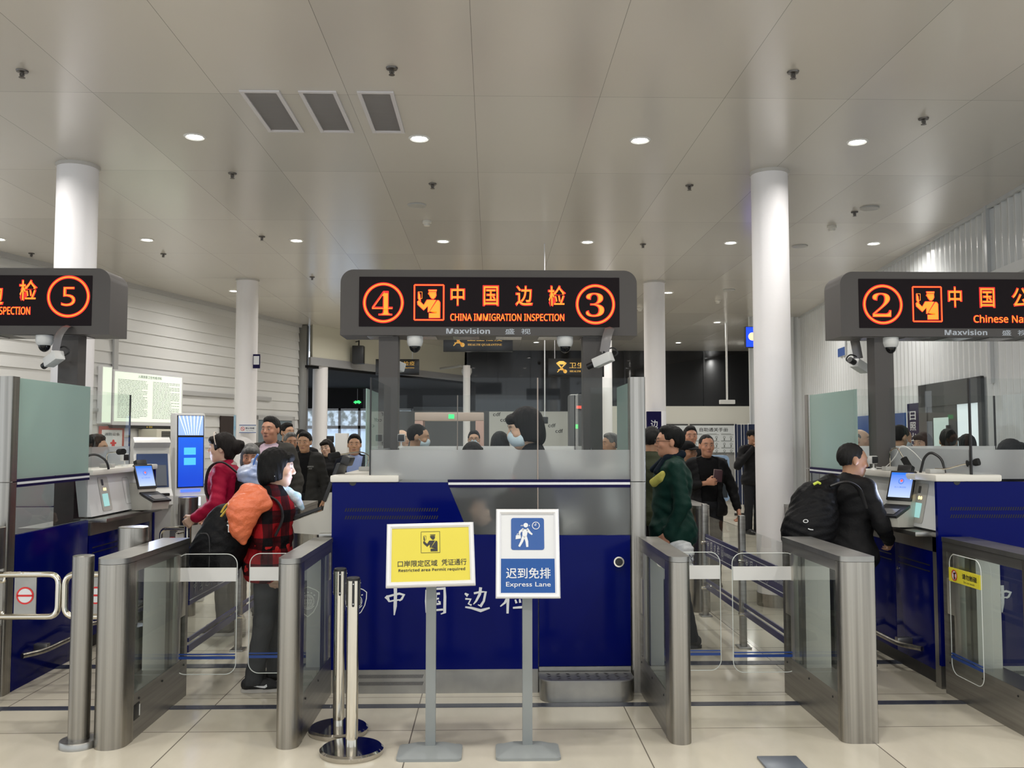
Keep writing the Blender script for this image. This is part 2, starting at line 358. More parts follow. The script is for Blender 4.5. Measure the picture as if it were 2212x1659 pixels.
for x in (-5.6, -5.0, -4.35, -3.6, -2.6): m.box(x - .04, x + .04, 30.0, 30.12, 0, 2.56)
m.box(-8, -2.6, 30.0, 30.12, 1.88, 1.98); m.box(-8, -2.6, 30.0, 30.12, 2.48, 2.56); m.box(-8, -2.6, 30.02, 30.1, .0, .2)
struct('window_3', m, ALU)
# bus parked outside, pale through the doors
# steel cladding column by the entrance
struct('trim_3', MB().box(-4.5, -4.24, 20.85, 21.1, 0, CEIL, .04), mat('dull_steel_cladding', (.22, .215, .2), .3, .8))
# white columns
def column(x, y, label, r=.176):
    t = thing('column', label, 'column', (x, y, 0), 'round white columns')
    MB().lathe([(r, 0), (r, CEIL)], (x, y, 0), 48).build('shaft', WHITEC, t)
    MB().lathe([(r + .012, CEIL - .03), (r + .012, CEIL)], (x, y, 0), 48).build('top_ring', mat('column_top_ring', (.55, .53, .5), .6), t)
    MB().lathe([(r + .006, 0), (r + .006, .12)], (x, y, 0), 48).build('base_ring', STEEL, t)
column(-3.96, 8.62, 'round white column behind the left grey LED sign', .185)
column(2.735, 8.68, 'thick round white column standing right of the centre between two LED signs')
column(-4.02, 14.9, 'round white column at left carrying a no smoking sign')
column(2.735, 14.95, 'round white column with a dark blue sign on its lower half')
column(-4.02, 21.35, 'round white column beside the glazed entrance at left')
column(2.7, 21.3, 'slim far white column seen behind the right end of the centre LED sign')
# floor strips
FS = mat('dark_floor_strip', (.05, .055, .075), .22)
struct('trim_4', MB().box(-7, 8, 5.46, 5.53, .0, .004), FS)
struct('trim_5', MB().box(-7, 8, 6.42, 6.52, .0, .004), FS)
o = MB().box(1.33, 1.53, 4.40, 4.58, 0, .012, .004).build('floor_box', mat('grey_floor_cover', (.16, .18, .22), .3, .3), loc=(1.43, 4.5, 0)); tag(o, 'small square grey floor socket cover at the bottom right', 'floor box')
# ceiling fittings
LENS = mat('lamp_lens', (1, 1, 1), .5, 0, 14, (1, .98, .94))
TRIMM = mat('lamp_trim_white', (.75, .75, .73), .4)
pl = None
for i, (x, y) in enumerate(LAMPS):
    lab = 'round white recessed ceiling downlight, lit, seen against the glossy panels'
    if pl is None:
        pl = thing('ceiling_downlight', lab, 'ceiling light', (x, y, CEIL), 'lit round ceiling downlights')
        MB().lathe([(.062, -.001), (.08, -.012), (.095, -.001)], (x, y, CEIL), 28).build('trim_ring', TRIMM, pl)
        MB().lathe([(.001, -.006), (.062, -.006), (.062, -.001)], (x, y, CEIL), 28).build('lens', LENS, pl); lamp_light('lamp', (0, 0, -.03), LAMP_W, pl)
    else: dup(pl, (x, y, CEIL))
for i, (x, y) in enumerate(((-3.33, 6.35), (-.7, 6.24), (2.15, 6.24), (3.53, 7.15), (-2.55, 8.83), (-.6, 9.15), (2.05, 9.15), (4.2, 10.2), (-6.5, 12.8), (-4.65, 12.8), (-2.97, 11.65), (-2.9, 14.6), (2.05, 12.0))):
    if i == 0:
        sp0 = t = thing('sprinkler_head', 'small bronze fire sprinkler head hanging from the ceiling panels', 'sprinkler', (x, y, CEIL), 'ceiling sprinkler heads')
        br = mat('sprinkler_bronze', (.13, .12, .11), .35, .7)
        MB().lathe([(.001, -.001), (.042, -.001), (.038, -.012), (.012, -.016)], (x, y, CEIL), 20).build('rosette', br, t)
        m = MB(); m.cyl((x, y, CEIL - .014), (x, y, CEIL - .04), .009, seg=10); m.tube([(x - .013, y, CEIL - .02), (x - .015, y, CEIL - .035), (x, y, CEIL - .05)], .004, 6); m.tube([(x + .013, y, CEIL - .02), (x + .015, y, CEIL - .035), (x, y, CEIL - .05)], .004, 6)
        m.lathe([(.001, -.05), (.022, -.05), (.022, -.053), (.001, -.055)], (x, y, CEIL), 14); m.build('nozzle', br, t)
    else: dup(sp0, (x, y, CEIL))
for i, (x, y) in enumerate(((-.83, 10.0), (4.29, 10.0), (4.2, 12.05), (4.2, 15.7))):
    o = MB().lathe([(.001, -.02), (.07, -.022), (.1, -.016), (.105, -.001)], (x, y, CEIL), 28).build('ceiling_speaker', GREYL, loc=(x, y, CEIL))
    tag(o, 'flat round white ceiling speaker cover flush with the panels', 'ceiling speaker', 'round ceiling speakers')
for i, (x, y) in enumerate(((-.77, 10.75), (4.2, 10.9), (4.3, 16.9), (3.0, 18.0), (1.7, 22.5))):
    o = MB().lathe([(.001, -.065), (.035, -.062), (.04, -.035), (.055, -.03), (.055, -.001)], (x, y, CEIL), 24).build('smoke_detector', OFFW, loc=(x, y, CEIL))
    tag(o, 'small domed white smoke detector fixed to the ceiling', 'smoke detector', 'ceiling smoke detectors')
LOUV = mat('vent_louvre', (.56, .54, .54), .4); VFR = mat('vent_frame', (.66, .64, .66), .4)
for i, (x0, x1, w) in enumerate(((-1.89, -1.59, 'left'), (-1.45, -1.165, 'middle'), (-1.01, -.735, 'right'))):
    t = thing('ceiling_vent', '%s one of the three louvred air grilles in the ceiling' % {'left': 'leftmost', 'middle': 'middle', 'right': 'rightmost'}[w], 'ceiling vent', (x0, 6.68, CEIL), 'louvred ceiling air grilles')
    m = MB(); m.prism([(x0, 6.67), (x1, 6.67), (x1, 7.58), (x0, 7.58)], CEIL - .014, CEIL - .001, holes=[[(x0 + .03, 6.70), (x1 - .03, 6.70), (x1 - .03, 7.55), (x0 + .03, 7.55)]]); m.build('frame', VFR, t)
    m = MB(); m.box(x0 + .03, x1 - .03, 6.7, 7.55, CEIL - .002, CEIL - .001)
    for k in range(34):
        yy = 6.705 + k * .0247; m.poly([(x0 + .03, yy, CEIL - .008), (x1 - .03, yy, CEIL - .008), (x1 - .03, yy + .021, CEIL - .003), (x0 + .03, yy + .021, CEIL - .003)])
    m.build('louvres', LOUV, t, fix=False)
# ------------------------------------------------------------------ lettering helpers, emblem, pictograms
def uni(s, up, lo, dg=None):
    o = ''
    for c in s:
        if 'A' <= c <= 'Z': o += chr(up + ord(c) - 65)
        elif 'a' <= c <= 'z': o += chr(lo + ord(c) - 97)
        elif dg and '0' <= c <= '9': o += chr(dg + ord(c) - 48)
        else: o += c
    return o
def bold(s): return uni(s, 0x1D5D4, 0x1D5EE, 0x1D7EC)      # sans bold letters
def sans(s): return uni(s, 0x1D5A0, 0x1D5BA, 0x1D7E2)
def serif(s): return uni(s, 0x1D400, 0x1D41A, 0x1D7CE)     # serif letters
# brush-written characters as tapered strokes (plane units, one character about 1 x 1)
BRUSH = {
 '中': [([(-.40, .22), (-.30, .12), (-.24, -.02)], [.16, .13, .07]), ([(-.36, .2), (-.1, .27), (.2, .34), (.40, .28), (.30, .1), (.2, .02)], [.1, .09, .1, .13, .1, .05]), ([(-.24, .0), (0, .05), (.24, .07)], [.07, .07, .06]), ([(.02, .6), (.03, .3), (.02, -.2), (-.02, -.6)], [.15, .14, .15, .05])],
 '国': [([(-.42, .5), (-.44, 0), (-.42, -.5)], [.12, .12, .1]), ([(-.42, .48), (0, .54), (.36, .56), (.38, .2), (.37, -.5), (.2, -.56)], [.09, .09, .14, .12, .13, .05]), ([(-.2, .3), (.16, .34)], [.09, .1]), ([(-.16, .08), (.12, .12)], [.08, .08]), ([(-.24, -.16), (.2, -.1)], [.09, .09]), ([(-.02, .3), (-.03, -.14)], [.1, .09]), ([(.08, .02), (.18, -.06)], [.05, .09]), ([(-.4, -.42), (.3, -.36)], [.08, .09])],
 '边': [([(-.5, .34), (-.36, .24)], [.07, .15]), ([(-.48, .1), (-.24, .08), (-.34, -.12), (-.2, -.18)], [.08, .1, .08, .08]), ([(-.48, -.26), (-.2, -.3), (.2, -.42), (.6, -.3)], [.07, .1, .14, .07]), ([(-.1, .34), (.2, .4), (.42, .4), (.34, .0), (.2, -.22), (.08, -.16)], [.09, .09, .12, .1, .13, .04]), ([(.2, .6), (.16, .3), (.0, .0), (-.12, -.14)], [.13, .12, .09, .04])],
 '检': [([(-.55, .2), (-.1, .3)], [.08, .09]), ([(-.26, .6), (-.28, .1), (-.3, -.55)], [.12, .13, .1]), ([(-.28, .2), (-.42, -.08), (-.62, -.24)], [.1, .1, .05]), ([(.22, .58), (.06, .36), (-.12, .2)], [.13, .09, .04]), ([(.24, .52), (.42, .36), (.64, .24)], [.07, .11, .08]), ([(.08, .22), (.36, .26)], [.08, .08]), ([(.04, .06), (.1, -.1)], [.07, .1]), ([(.24, .08), (.26, -.08)], [.07, .1]), ([(.5, .08), (.36, -.22)], [.12, .05]), ([(-.06, -.3), (.24, -.28), (.58, -.26)], [.08, .1, .1])],
}
def brush(m, ch, c, s, rt=(1, 0, 0), up=(0, 0, 1)):
    for i, (p, w) in enumerate(BRUSH[ch]): m.stroke(p, w, c, rt, up, .001 + .0003 * i, scale=s)
def shield(m, c, s, rt=(1, 0, 0), up=(0, 0, 1)):
    P = [(0, .56), (.14, .5), (.3, .44), (.43, .34), (.42, .1), (.36, -.16), (.22, -.42), (0, -.6)]
    P = P + [(-a, b) for a, b in P[-2:0:-1]]
    m.stroke(P + [P[0], P[1]], .035, c, rt, up, scale=s)
    m.ring(.235 * s, .26 * s, c, rt, up); m.ring(.2 * s, .212 * s, c, rt, up)
    for a in (-.14, 0, .14): m.stroke([(a * .4, .2), (a, 0), (a * .4, -.2)], .014, c, rt, up, scale=s)
    m.stroke([(-.2, .06), (.2, .06)], .014, c, rt, up, scale=s); m.stroke([(-.2, -.1), (.2, -.1)], .014, c, rt, up, scale=s)
    for k in range(5):
        x = -.16 + .08 * k; m.stroke([(x, .05), (x + .03, .0), (x, -.05), (x + .06, -.06)], .02, c, rt, up, scale=s)
    for k in range(5):
        a = PI / 2 + (k - 2) * .42; m.stroke([(.34 * math.cos(a) - .03, .34 * math.sin(a)), (.34 * math.cos(a) + .03, .34 * math.sin(a) + .02)], .04, c, rt, up, scale=s)
    m.stroke([(.3 * math.cos(a), .3 * math.sin(a)) for a in [math.radians(t) for t in range(215, 330, 8)]], .03, c, rt, up, scale=s)
# the inspection officer pictogram, unit height 1 (frame 0.83 x 1)
OFFICER = [
 [(-.02, .36), (.22, .36), (.21, .32), (-.005, .32)], [(.0, .30), (.2, .30), (.2, .27), (-.02, .27)], [(-.03, .255), (.03, .265), (.2, .265), (.2, .2), (.17, .14), (.12, .1), (.07, .12), (.03, .17), (.02, .23)],
 [(-.06, .07), (.1, .07), (.2, .07), (-.0, -.27), (-.03, -.28), (-.03, -.1), (-.15, -.22), (-.32, -.06), (-.33, .02), (-.29, .06), (-.15, -.08)],
 [(.235, .06), (.28, .05), (.31, .0), (.31, -.44), (.0, -.44), (.0, -.31), (.22, -.31), (.22, -.26), (.02, -.26)],
 [(-.31, .3), (-.3, .3), (-.26, .22), (-.24, .03), (-.29, .08), (-.31, .12)], ]
def officer(m, c, h, rt=(1, 0, 0), up=(0, 0, 1), line=.02, lift=.0015, grow=0.):
    for P in OFFICER: m.flat(P, c, rt, up, lift, scale=h)
    for a, b in (((-.31, .3), (-.2, .3)), ((-.2, .3), (-.2, .11)), ((-.2, .11), (-.245, .11))): m.stroke([a, b], line * .8, c, rt, up, lift, scale=h)
    q = [(-.415, .5), (.415, .5), (.415, -.5), (-.415, -.5)]
    for i in range(4): m.stroke([q[i], q[(i + 1) % 4]], line, c, rt, up, lift, scale=h)
# ------------------------------------------------------------------ inspection booths
BY, BD = 5.75, 2.45         # front plane and depth
CABW = mat('console_white', (.66, .67, .67), .35); CABG = mat('console_inset_grey', (.46, .45, .42), .4)
SCRT = mat('reader_screen_teal', (.25, .5, .5), .3, 0, .55, (.35, .62, .6)); LEDY = mat('warm_indicator', (1, .8, .4), .4, 0, 1.5, (1, .72, .3))
SLOT = mat('dark_slot', (.002, .002, .012), .6)
def booth(ox, label, mlabel):
    root = thing('inspection_booth', label, 'booth', (ox, BY, 0), 'blue glazed inspection booths')
    T0 = Matrix.Translation((ox, BY, 0)); T1 = T0 @ Matrix.Translation((0, BD, 0)) @ Matrix.Rotation(PI, 4, 'Z')
    for T in (T0, T1):
        def b(name, m, mt, par=None, **k): return m.xf(T).build(name, mt, par or root, **k)
        P = [(-1.0, .15), (.30, .15), (.30, .985)] + [(-.09 + .07 * math.cos(t), 1.055 + .07 * math.sin(t)) for t in (-PI / 2, -PI / 2 - .3, -PI / 2 - .6, -PI / 2 - .95)] + [(-.275, 1.315), (-1.0, 1.315)]
        fp = b('front_panel', MB().prism(P, 0, .03, 'y'), BLUE)
        for zz in (1.143, 1.095):
            m = MB()
            for k in range(38):
                x = -.92 + k * .0155; m.flat([(0, -.011), (.008, -.011), (.017, .011), (.009, .011)], (x, 0, zz), lift=.0012)
            b('vent_slot_row', m, SLOT, fp, fix=False)
        m = MB(); shield(m, (-.845, 0, .575), .16)
        b('shield_emblem', m, WMARK, fp, fix=False)
        for ch, x in zip('中国边检', (-.60, -.34, -.09, .15)):
            m = MB(); brush(m, ch, (x, 0, .572), .142); b('brush_character', m, WMARK, fp, fix=False)
        dp = b('door_panel', MB().box(.306, .885, .0, .03, .165, .98, .003), BLUE)
        m = MB(); m.lathe([(.001, -.02), (.033, -.02), (.033, .0)], (.81, 0, .815), 28, 'y'); b('lock_ring', m, CHROME, dp)
        m = MB(); m.lathe([(.001, -.026), (.024, -.025), (.024, -.018)], (.81, 0, .815), 24, 'y'); b('lock_core', m, BLACKP, dp)
        kp = b('kick_plate', MB().box(-.9, .30, .012, .03, .0, .15), PLATE)
        for zz in (.106, .062):
            m = MB()
            for k in range(52): m.flat([(0, -.011), (.004, -.011), (.013, .011), (.009, .011)], (-.88 + k * .0088, .012, zz), lift=.0012)
            b('kick_slot_row', m, SLOT, kp, fix=False)
        b('kick_plate', MB().box(.306, .885, .01, .03, .0, .16), PLATE)
        LIN = mat('brightening_liner', (.62, .63, .63), .6)
        b('added_pale_liner', MB().box(-.95, .88, .036, .044, .15, .98), LIN); b('added_pale_side_liner', MB().box(.944, .95, .11, 1.13, .15, .98), LIN)  # pale liners added inside to brighten the space behind the frosted glass
        # glazing of the front
        b('corner_post', MB().prism(rrect(.888, .99, -.005, .1, .02), 0, 1.315).prism(rrect(.888, .99, -.005, .1, .02), 1.32, 1.985), STEEL)
        Pg = [(.297, .987), (.297, 1.285), (-.263, 1.285), (-.158, 1.035), (-.147, 1.012), (-.125, .993), (-.09, .985)]
        b('smoky_lower_pane', MB().prism(Pg, .012, .02, 'y'), SMOKE if T is T0 else SMOKER); b('smoky_lower_pane', MB().box(.303, .888, .012, .02, .982, 1.285), SMOKE if T is T0 else SMOKER)
        m = MB(); m.box(-.272, .888, .006, .026, 1.281, 1.332)
        sr = b('stripe_rail', m, NAVYM)
        b('white_stripe', MB().box(-.268, .888, .0045, .007, 1.299, 1.314), WMARK, sr)
        for x0, x1 in ((-.76, .297), (.303, .888)):
            b('frosted_pane', MB().box(x0, x1, .012, .02, 1.332, 1.52), FROST if T is T0 else FROSTR); b('clear_pane', MB().box(x0, x1, .012, .02, 1.52, 1.98), CLEAR)
        b('pane_joint_strip', MB().box(.2965, .3035, .008, .024, .985, 1.98), mat('joint_strip_bronze', (.33, .27, .23), .35, .5))
        b('pane_edge_strip', MB().box(-.768, -.76, .006, .028, 1.35, 1.98), BEDGE)
        # counter side (left of this half)
        m = MB(); m.box(-1.012, -.58, -.012, .28, 1.316, 1.36, .012); m.box(-1.012, -.72, .27, 1.31, 1.312, 1.355, .012); b('counter_top', m, OFFW)
        m = MB(); m.lathe([(.001, 0), (.022, 0), (.022, .004)], (-.87, -.002, 1.316), 20, 'y'); b('cable_notch', m, BLACKP)
        m = MB(); m.prism([(-.93, 1.315), (-.995, 1.0), (-.9, 1.0), (-.86, 1.315)], .03, 1.28, 'y'); cs = b('console_front', m, CABW)
        sl = Vector((-.93 + .995, 0, .315)).normalized(); nn = Vector((0, -1, 0)).cross(sl)
        def on_face(u, v): return Vector((-.995, u, 1.0)) + sl * v     # u along the counter, v up the slope
        rt = Vector((0, -1, 0)); u1, u2 = (.32, .75) if T is T0 else (.98, .55)
        m = MB(); m.flat(rrect(-.09, .09, -.135, .135, .02), on_face(u1, .16), rt, sl, .003); ins = b('document_reader', m, CABG, cs, fix=False)
        m = MB(); m.flat(rrect(-.06, .045, -.05, .05, .004), on_face(u1, .11), rt, sl, .005); b('reader_screen', m, SCRT, ins, fix=False)
        m = MB(); m.flat(rrect(-.018, .018, -.024, .024, .003), on_face(u1 + .02, .25), rt, sl, .005); b('reader_lens', m, BLACKP, ins, fix=False)
        m = MB(); m.flat(circ(.0, 0, .012, 16), on_face(u1 + .01, .195), rt, sl, .005); m.flat(circ(.03, 0, .012, 16), on_face(u1 + .01, .195), rt, sl, .005); b('indicator_light', m, LEDY, ins, fix=False)
        m = MB(); q = rrect(-.06, .06, -.11, .11, .02); m.stroke(q + q[:2], .004, on_face(u2, .16), rt, sl, .003); b('panel_outline', m, mat('panel_gap_grey', (.3, .3, .3), .5), cs, fix=False)
        lg = b('steel_ledge', MB().box(-1.1, -.9, .1, 1.26, .955, .985, .006), PLATE)
        b('ledge_apron', MB().box(-.99, -.9, .02, 1.28, .86, .955), PLATE, lg)
        for y0, y1 in ((.1, .66), (.665, 1.28)):
            cd = b('cabinet_door', MB().box(-.985, -.96, y0, y1, .1, .86, .003), BLUE)
            m = MB()
            for zz in (.76, .72): m.box(-.988, -.984, y0 + .05, y1 - .05, zz, zz + .008)
            b('door_slot', m, SLOT, cd)
            b('cam_lock', MB().lathe([(.001, -.99), (.011, -.99), (.011, -.984)], (0, y1 - .04, .68), 14, 'x'), CHROME, cd)
        b('front_corner_post', MB().box(-.99, -.9, .03, .1, 0, .985), PLATE)
        b('plinth', MB().box(-.95, -.9, .1, 1.28, 0, .1), BEDGE)
        fr = [(-.985, .42, .2), (-1.07, .36, .2), (-1.08, .5, .2), (-1.08, 1.2, .2), (-1.07, 1.34, .2), (-.985, 1.28, .2)]
        m = MB(); m.tube(fillet([(-1.0, .26, .2), (-1.09, .4, .2), (-1.09, 1.1, .2), (-1.0, 1.24, .2)], .08), .017, 14); rl = b('foot_rail', m, STEEL)
        for y in (.45, 1.05): b('rail_bracket', MB().box(-1.085, -.98, y - .025, y + .025, .19, .235, .004), PLATE, rl)
        # clear side glass above the counter, set in
        b('side_pane', MB().box(-.772, -.764, .03, 1.31, 1.355, 1.52), FROST); b('side_pane', MB().box(-.772, -.764, .03, 1.31, 1.52, 1.98), CLEAR)
        b('step_pane', MB().box(-.995, -.772, 1.306, 1.314, 1.355, 1.98), GEDGE if False else CLEAR)
        # closed side (right of this half)
        b('green_frosted_pane', MB().box(.966, .974, .1, 1.14, 1.335, 1.98), GFROST)
        s2 = b('side_stripe_rail', MB().box(.955, .985, .1, 1.14, 1.281, 1.332), NAVYM); b('side_white_stripe', MB().box(.984, .9865, .1, 1.14, 1.299, 1.314), WMARK, s2)
        b('side_smoky_pane', MB().box(.966, .974, .1, 1.14, .98, 1.281), glass('tinted_side_glass', (.78, .8, .8), ior=1.4))
        m = MB(); m.tube(fillet([(1.0, .2, .2), (1.075, .34, .2), (1.075, 1.0, .2), (1.0, 1.12, .2)], .08), .017, 14); rl = b('foot_rail', m, STEEL)
        for y in (.4, .95): b('rail_bracket', MB().box(.98, 1.07, y - .025, y + .025, .19, .235, .004), PLATE, rl)
        b('side_panel', MB().box(.955, .985, .1, 1.14, .0, .98, .003), BLUE)
    # inside: raised platform and two desks
    MB().box(ox - .93, ox + .93, BY + .05, BY + BD - .05, 0, .15).build('platform', mat('booth_platform_grey', (.45, .45, .45), .5), root)
    for sx in (-1, 1):
        y0 = BY + (.14 if sx < 0 else 1.35)
        MB().box(ox + (-.88 if sx < 0 else .35), ox + (-.35 if sx < 0 else .88), y0, y0 + .95, .86, .9).build('desk', mat('booth_desk_grey', (.6, .6, .58), .5), root)
    t = thing('monitor', mlabel, 'monitor', (ox - .62, BY + .55, .9), 'monitors inside the booths')
    M = Matrix.Translation((ox - .62, BY + .55, .9)) @ Matrix.Rotation(-.5, 4, 'Z')
    MB().box(-.2, .2, -.015, .015, .08, .34, .005).xf(M).build('casing', BLACKP, t); MB().box(-.185, .185, .0155, .017, .095, .325).xf(M).build('lit_screen', mat('monitor_screen', (.3, .5, .9), .2, 0, 1.6, (.35, .55, 1)), t); m = MB(); m.lathe([(.001, 0), (.09, 0), (.09, .01), (.02, .014), (.02, .1)], (0, 0, 0), 20); m.xf(M).build('stand', BLACKP, t)
    return root
booth(0, 'middle blue and glass inspection booth carrying lanes four and three', 'monitor on the desk inside the middle booth, a blur behind its frosted glass')
booth(3.86, 'blue and glass inspection booth at the right edge of the photo', 'monitor on the desk inside the right booth')
booth(-4.0, 'blue and glass inspection booth at the left edge of the photo', 'monitor on the desk inside the left booth')
# checker-plate step in front of the middle booth door
t = thing('step_box', 'low rounded steel step with checker plate top before the booth door', 'step', (.59, 5.62, 0))
P = rrect(.305, .875, 5.535, 5.74, .09, corners=(0, 0, 1, 1))
MB().prism(P, 0, .125).build('riser', PLATE, t)
m = MB(); m.prism(rrect(.30, .88, 5.53, 5.742, .09, corners=(0, 0, 1, 1)), .125, .133)
for i in range(9):
    for j in range(3):
        c = Vector((.36 + .06 * i, 5.58 + .055 * j, .133)); a = PI / 4 if (i + j) % 2 else -PI / 4; d_ = Vector((math.cos(a), math.sin(a), 0)); q_ = Vector((-d_.y, d_.x, 0))
        m.poly([c - d_ * .022, c + q_ * .005 + Vector((0, 0, .003)), c + d_ * .022, c - q_ * .005 + Vector((0, 0, .003))])
m.build('checker_tread', mat('checker_plate', (.3, .3, .3), .4, .8), t)
# ------------------------------------------------------------------ LED signs on posts
SY = 6.85
def led_sign(ox, label, items, posts=(-.785, .785)):
    t = thing('led_sign', label, 'sign', (ox, 7.0, 0), 'red LED lane signs')
    x0, x1, z0, z1 = ox - 1.145, ox + 1.12, 2.375, 2.878
    MB().prism(rrect(x0, x1, z0, z1, .1, 8, (1, 1, 0, 0)), SY, SY + .33, 'y').build('housing', CHAR, t)
    pn = MB().prism(rrect(ox - 1.003, ox + .985, 2.44, 2.822, .004), SY - .004, SY + .01, 'y').build('led_panel', LEDP, t)
    for kind, u, zc, w, h, arg in items:
        c = (ox + u, SY - .004, zc); m = MB()
        if kind == 'txt': m.text(arg, c, w + .016, h + .016, off=.02, lift=.001); m.mi = 1; m.text(arg, c, w, h, off=.006, lift=.0025)
        elif kind == 'dig': m.text(arg, c, w + .008, h + .008, off=.0, lift=.001); m.mi = 1; m.text(arg, c, w, h, off=-.022, lift=.0025)
        elif kind == 'eng': m.text(sans(arg), c, w + .008, h + .008, off=.022, lift=.001); m.mi = 1; m.text(sans(arg), c, w, h, off=.004, lift=.0025)
        elif kind == 'circ': m.ring(h / 2 - .018, h / 2 + .006, c, lift=.001, n=64, sx=w / h); m.mi = 1; m.ring(h / 2 - .0115, h / 2 - .0015, c, lift=.0025, n=64, sx=w / h)
        else:
            q = [(-.415, .5), (.415, .5), (.415, -.5), (-.415, -.5)]
            for i in range(4): m.stroke([q[i], q[(i + 1) % 4]], .05, c, lift=.001, scale=h)
            for PP in OFFICER: m.stroke(list(PP) + [PP[0]], .03, c, lift=.001, scale=h)
            m.mi = 1; officer(m, c, h, line=.016, lift=.0025)
        m.build({'txt': 'lit_lettering', 'dig': 'lit_digit', 'eng': 'lit_english_lettering', 'circ': 'lit_ring', 'off': 'lit_officer_pictogram'}[kind], [LEDR, LEDO], pn, fix=False)
    m = MB(); m.text(bold('Maxvision'), (ox - .173, SY, 2.408), .333, .043, off=.008); m.text('盛', (ox + .145, SY, 2.406), .072, .042, off=.01); m.text('视', (ox + .267, SY, 2.406), .072, .042, off=.01)
    m.build('maker_lettering', mat('silver_lettering', (.5, .54, .6), .4), t, fix=False)
    for p in posts: MB().box(ox + p - .074, ox + p + .074, 6.92, 7.06, .15, 2.376).build('post', CHAR, t)
    m = MB()
    for k in range(6): m.box(ox - .95 + k * .33, ox - .75 + k * .33, SY + .06, SY + .27, 2.371, 2.376)
    m.build('underside_plate', mat('sign_underside_steel', (.2, .19, .18), .25, .6), t)
    return t
z_ = lambda py: 1.6 + (945 - py) * .003513
mid = [('circ', -.818, z_(654), .30, .30, 0), ('dig', -.826, z_(655), .15, .18, serif('4')), ('off', -.471, z_(653), 0, .268, 0),
       ('txt', -.253, z_(637), .098, .15, '中'), ('txt', 0.0, z_(638), .108, .145, '国'), ('txt', .254, z_(638), .122, .145, '边'), ('txt', .504, z_(638), .125, .15, '检'),
       ('eng', .126, z_(685), .865, .05, 'CHINA IMMIGRATION INSPECTION'), ('circ', .80, z_(656), .292, .30, 0), ('dig', .797, z_(657), .135, .178, serif('3'))]
led_sign(0, 'middle grey LED sign reading four and three in glowing red', mid)
led_sign(3.86 - .02, 'right grey LED sign beginning with a circled glowing two', [('circ', -.818, z_(654), .30, .30, 0), ('dig', -.826, z_(655), .14, .18, serif('2')), ('off', -.471, z_(653), 0, .268, 0),
       ('txt', -.253, z_(637), .098, .15, '中'), ('txt', 0.0, z_(638), .108, .145, '国'), ('txt', .26, z_(638), .125, .145, '公'), ('txt', .504, z_(638), .12, .15, '民'), ('eng', .2, z_(685), .62, .055, 'Chinese Nationals')])
led_sign(-4.0, 'left grey LED sign ending with a circled glowing five', [('txt', -.253, z_(637), .098, .15, '中'), ('txt', 0.0, z_(638), .108, .145, '国'), ('txt', .26, z_(640), .122, .145, '边'), ('txt', .508, z_(630), .125, .15, '检'),
       ('eng', .126, z_(674), .8, .055, 'CHINA IMMIGRATION INSPECTION'), ('circ', .81, z_(643), .31, .31, 0), ('dig', .81, z_(643), .1, .14, '5')])
# cameras under the signs
def dome(x, label):
    t = thing('dome_camera', label, 'security camera', (x, 6.93, 2.375), 'white dome cameras below the LED signs')
    MB().lathe([(.001, 2.374), (.062, 2.374), (.062, 2.33), (.054, 2.305), (.048, 2.298), (.001, 2.298)], (x, 6.93, 0), 32).build('casing', WHITEP, t)
    MB().lathe([(.044, 2.302)] + [(.044 * math.cos(a), 2.30 - .052 * math.sin(a)) for a in (0, .3, .6, .9, 1.2, 1.45, 1.55)], (x, 6.93, 0), 28).build('bubble', mat('smoked_dome', (.008, .008, .009), .06), t)
dome(-.583, 'white dome camera under the left part of the middle LED sign'); dome(.573, 'white dome camera under the right part of the middle LED sign')
dome(3.84 - .73, 'white dome camera under the right LED sign'); dome(-3.4, 'white dome camera under the left LED sign')
def bullet(x, y, side, label, body_rot, front=True):
    """bracket arm curving down from the sign and a white box camera at its end"""
    t = thing('bullet_camera', label, 'security camera', (x, y, 2.375))
    ya = SY + .002 if front else SY + .325
    sy = -1 if front else 1
    m = MB(); pts = fillet([(x + .0, ya, 2.43), (x, ya + sy * .06, 2.43), (x - .03 * side, ya + sy * .1, 2.36), (x - .05 * side, ya + sy * .1, 2.24)], .08, 6)
    m.tube(pts, .03, 4, flat=(1.2, .35)); m.build('bracket_arm', mat('bracket_grey', (.2, .19, .19), .35, .3), t)
    ca, sa = math.cos(body_rot), math.sin(body_rot); c = Vector((x - .06 * side, ya + sy * .1, 2.18))
    M = Matrix.Translation(c) @ Matrix.Rotation(0.0 if front else PI, 4, 'Z') @ Matrix.Rotation(-.55 * side, 4, 'Z') @ Matrix.Rotation(body_rot * side, 4, 'Y')
    m = MB(); m.box(-.075, .075, -.04, .04, -.036, .036, .008); m.xf(M).build('camera_body', WHITEP, t)
    m = MB(); m.cyl((-.075 * side, 0, 0), (-.135 * side, 0, 0), .024, seg=20); m.xf(M).build('lens_barrel', BLACKP, t)
    m = MB(); m.tube(fillet([c + Vector((.07 * side, 0, .02)), c + Vector((.12 * side, 0, .05)), c + Vector((.08 * side, 0, .1)), Vector((x - .05 * side, ya + sy * .1, 2.25))], .05), .006, 6); m.build('cable', BLACKP, t)
    m = MB(); m.cyl(c + Vector((0, 0, .03)), Vector((x - .05 * side, ya + sy * .1, 2.245)), .012, seg=8); m.build('swivel', BLACKP, t)
bullet(.905, SY, 1, 'white bullet camera on a curved arm at the right end of the middle LED sign', -.35)
bullet(-3.18, SY, 1, 'white bullet camera on a curved arm beneath the left LED sign', -.38)
bullet(-.83, SY, -1, 'white bullet camera mounted behind the left post of the middle LED sign', .3, front=False)
bullet(2.95, SY, -1, 'white bullet camera hanging behind the left end of the right LED sign', .35, front=False)
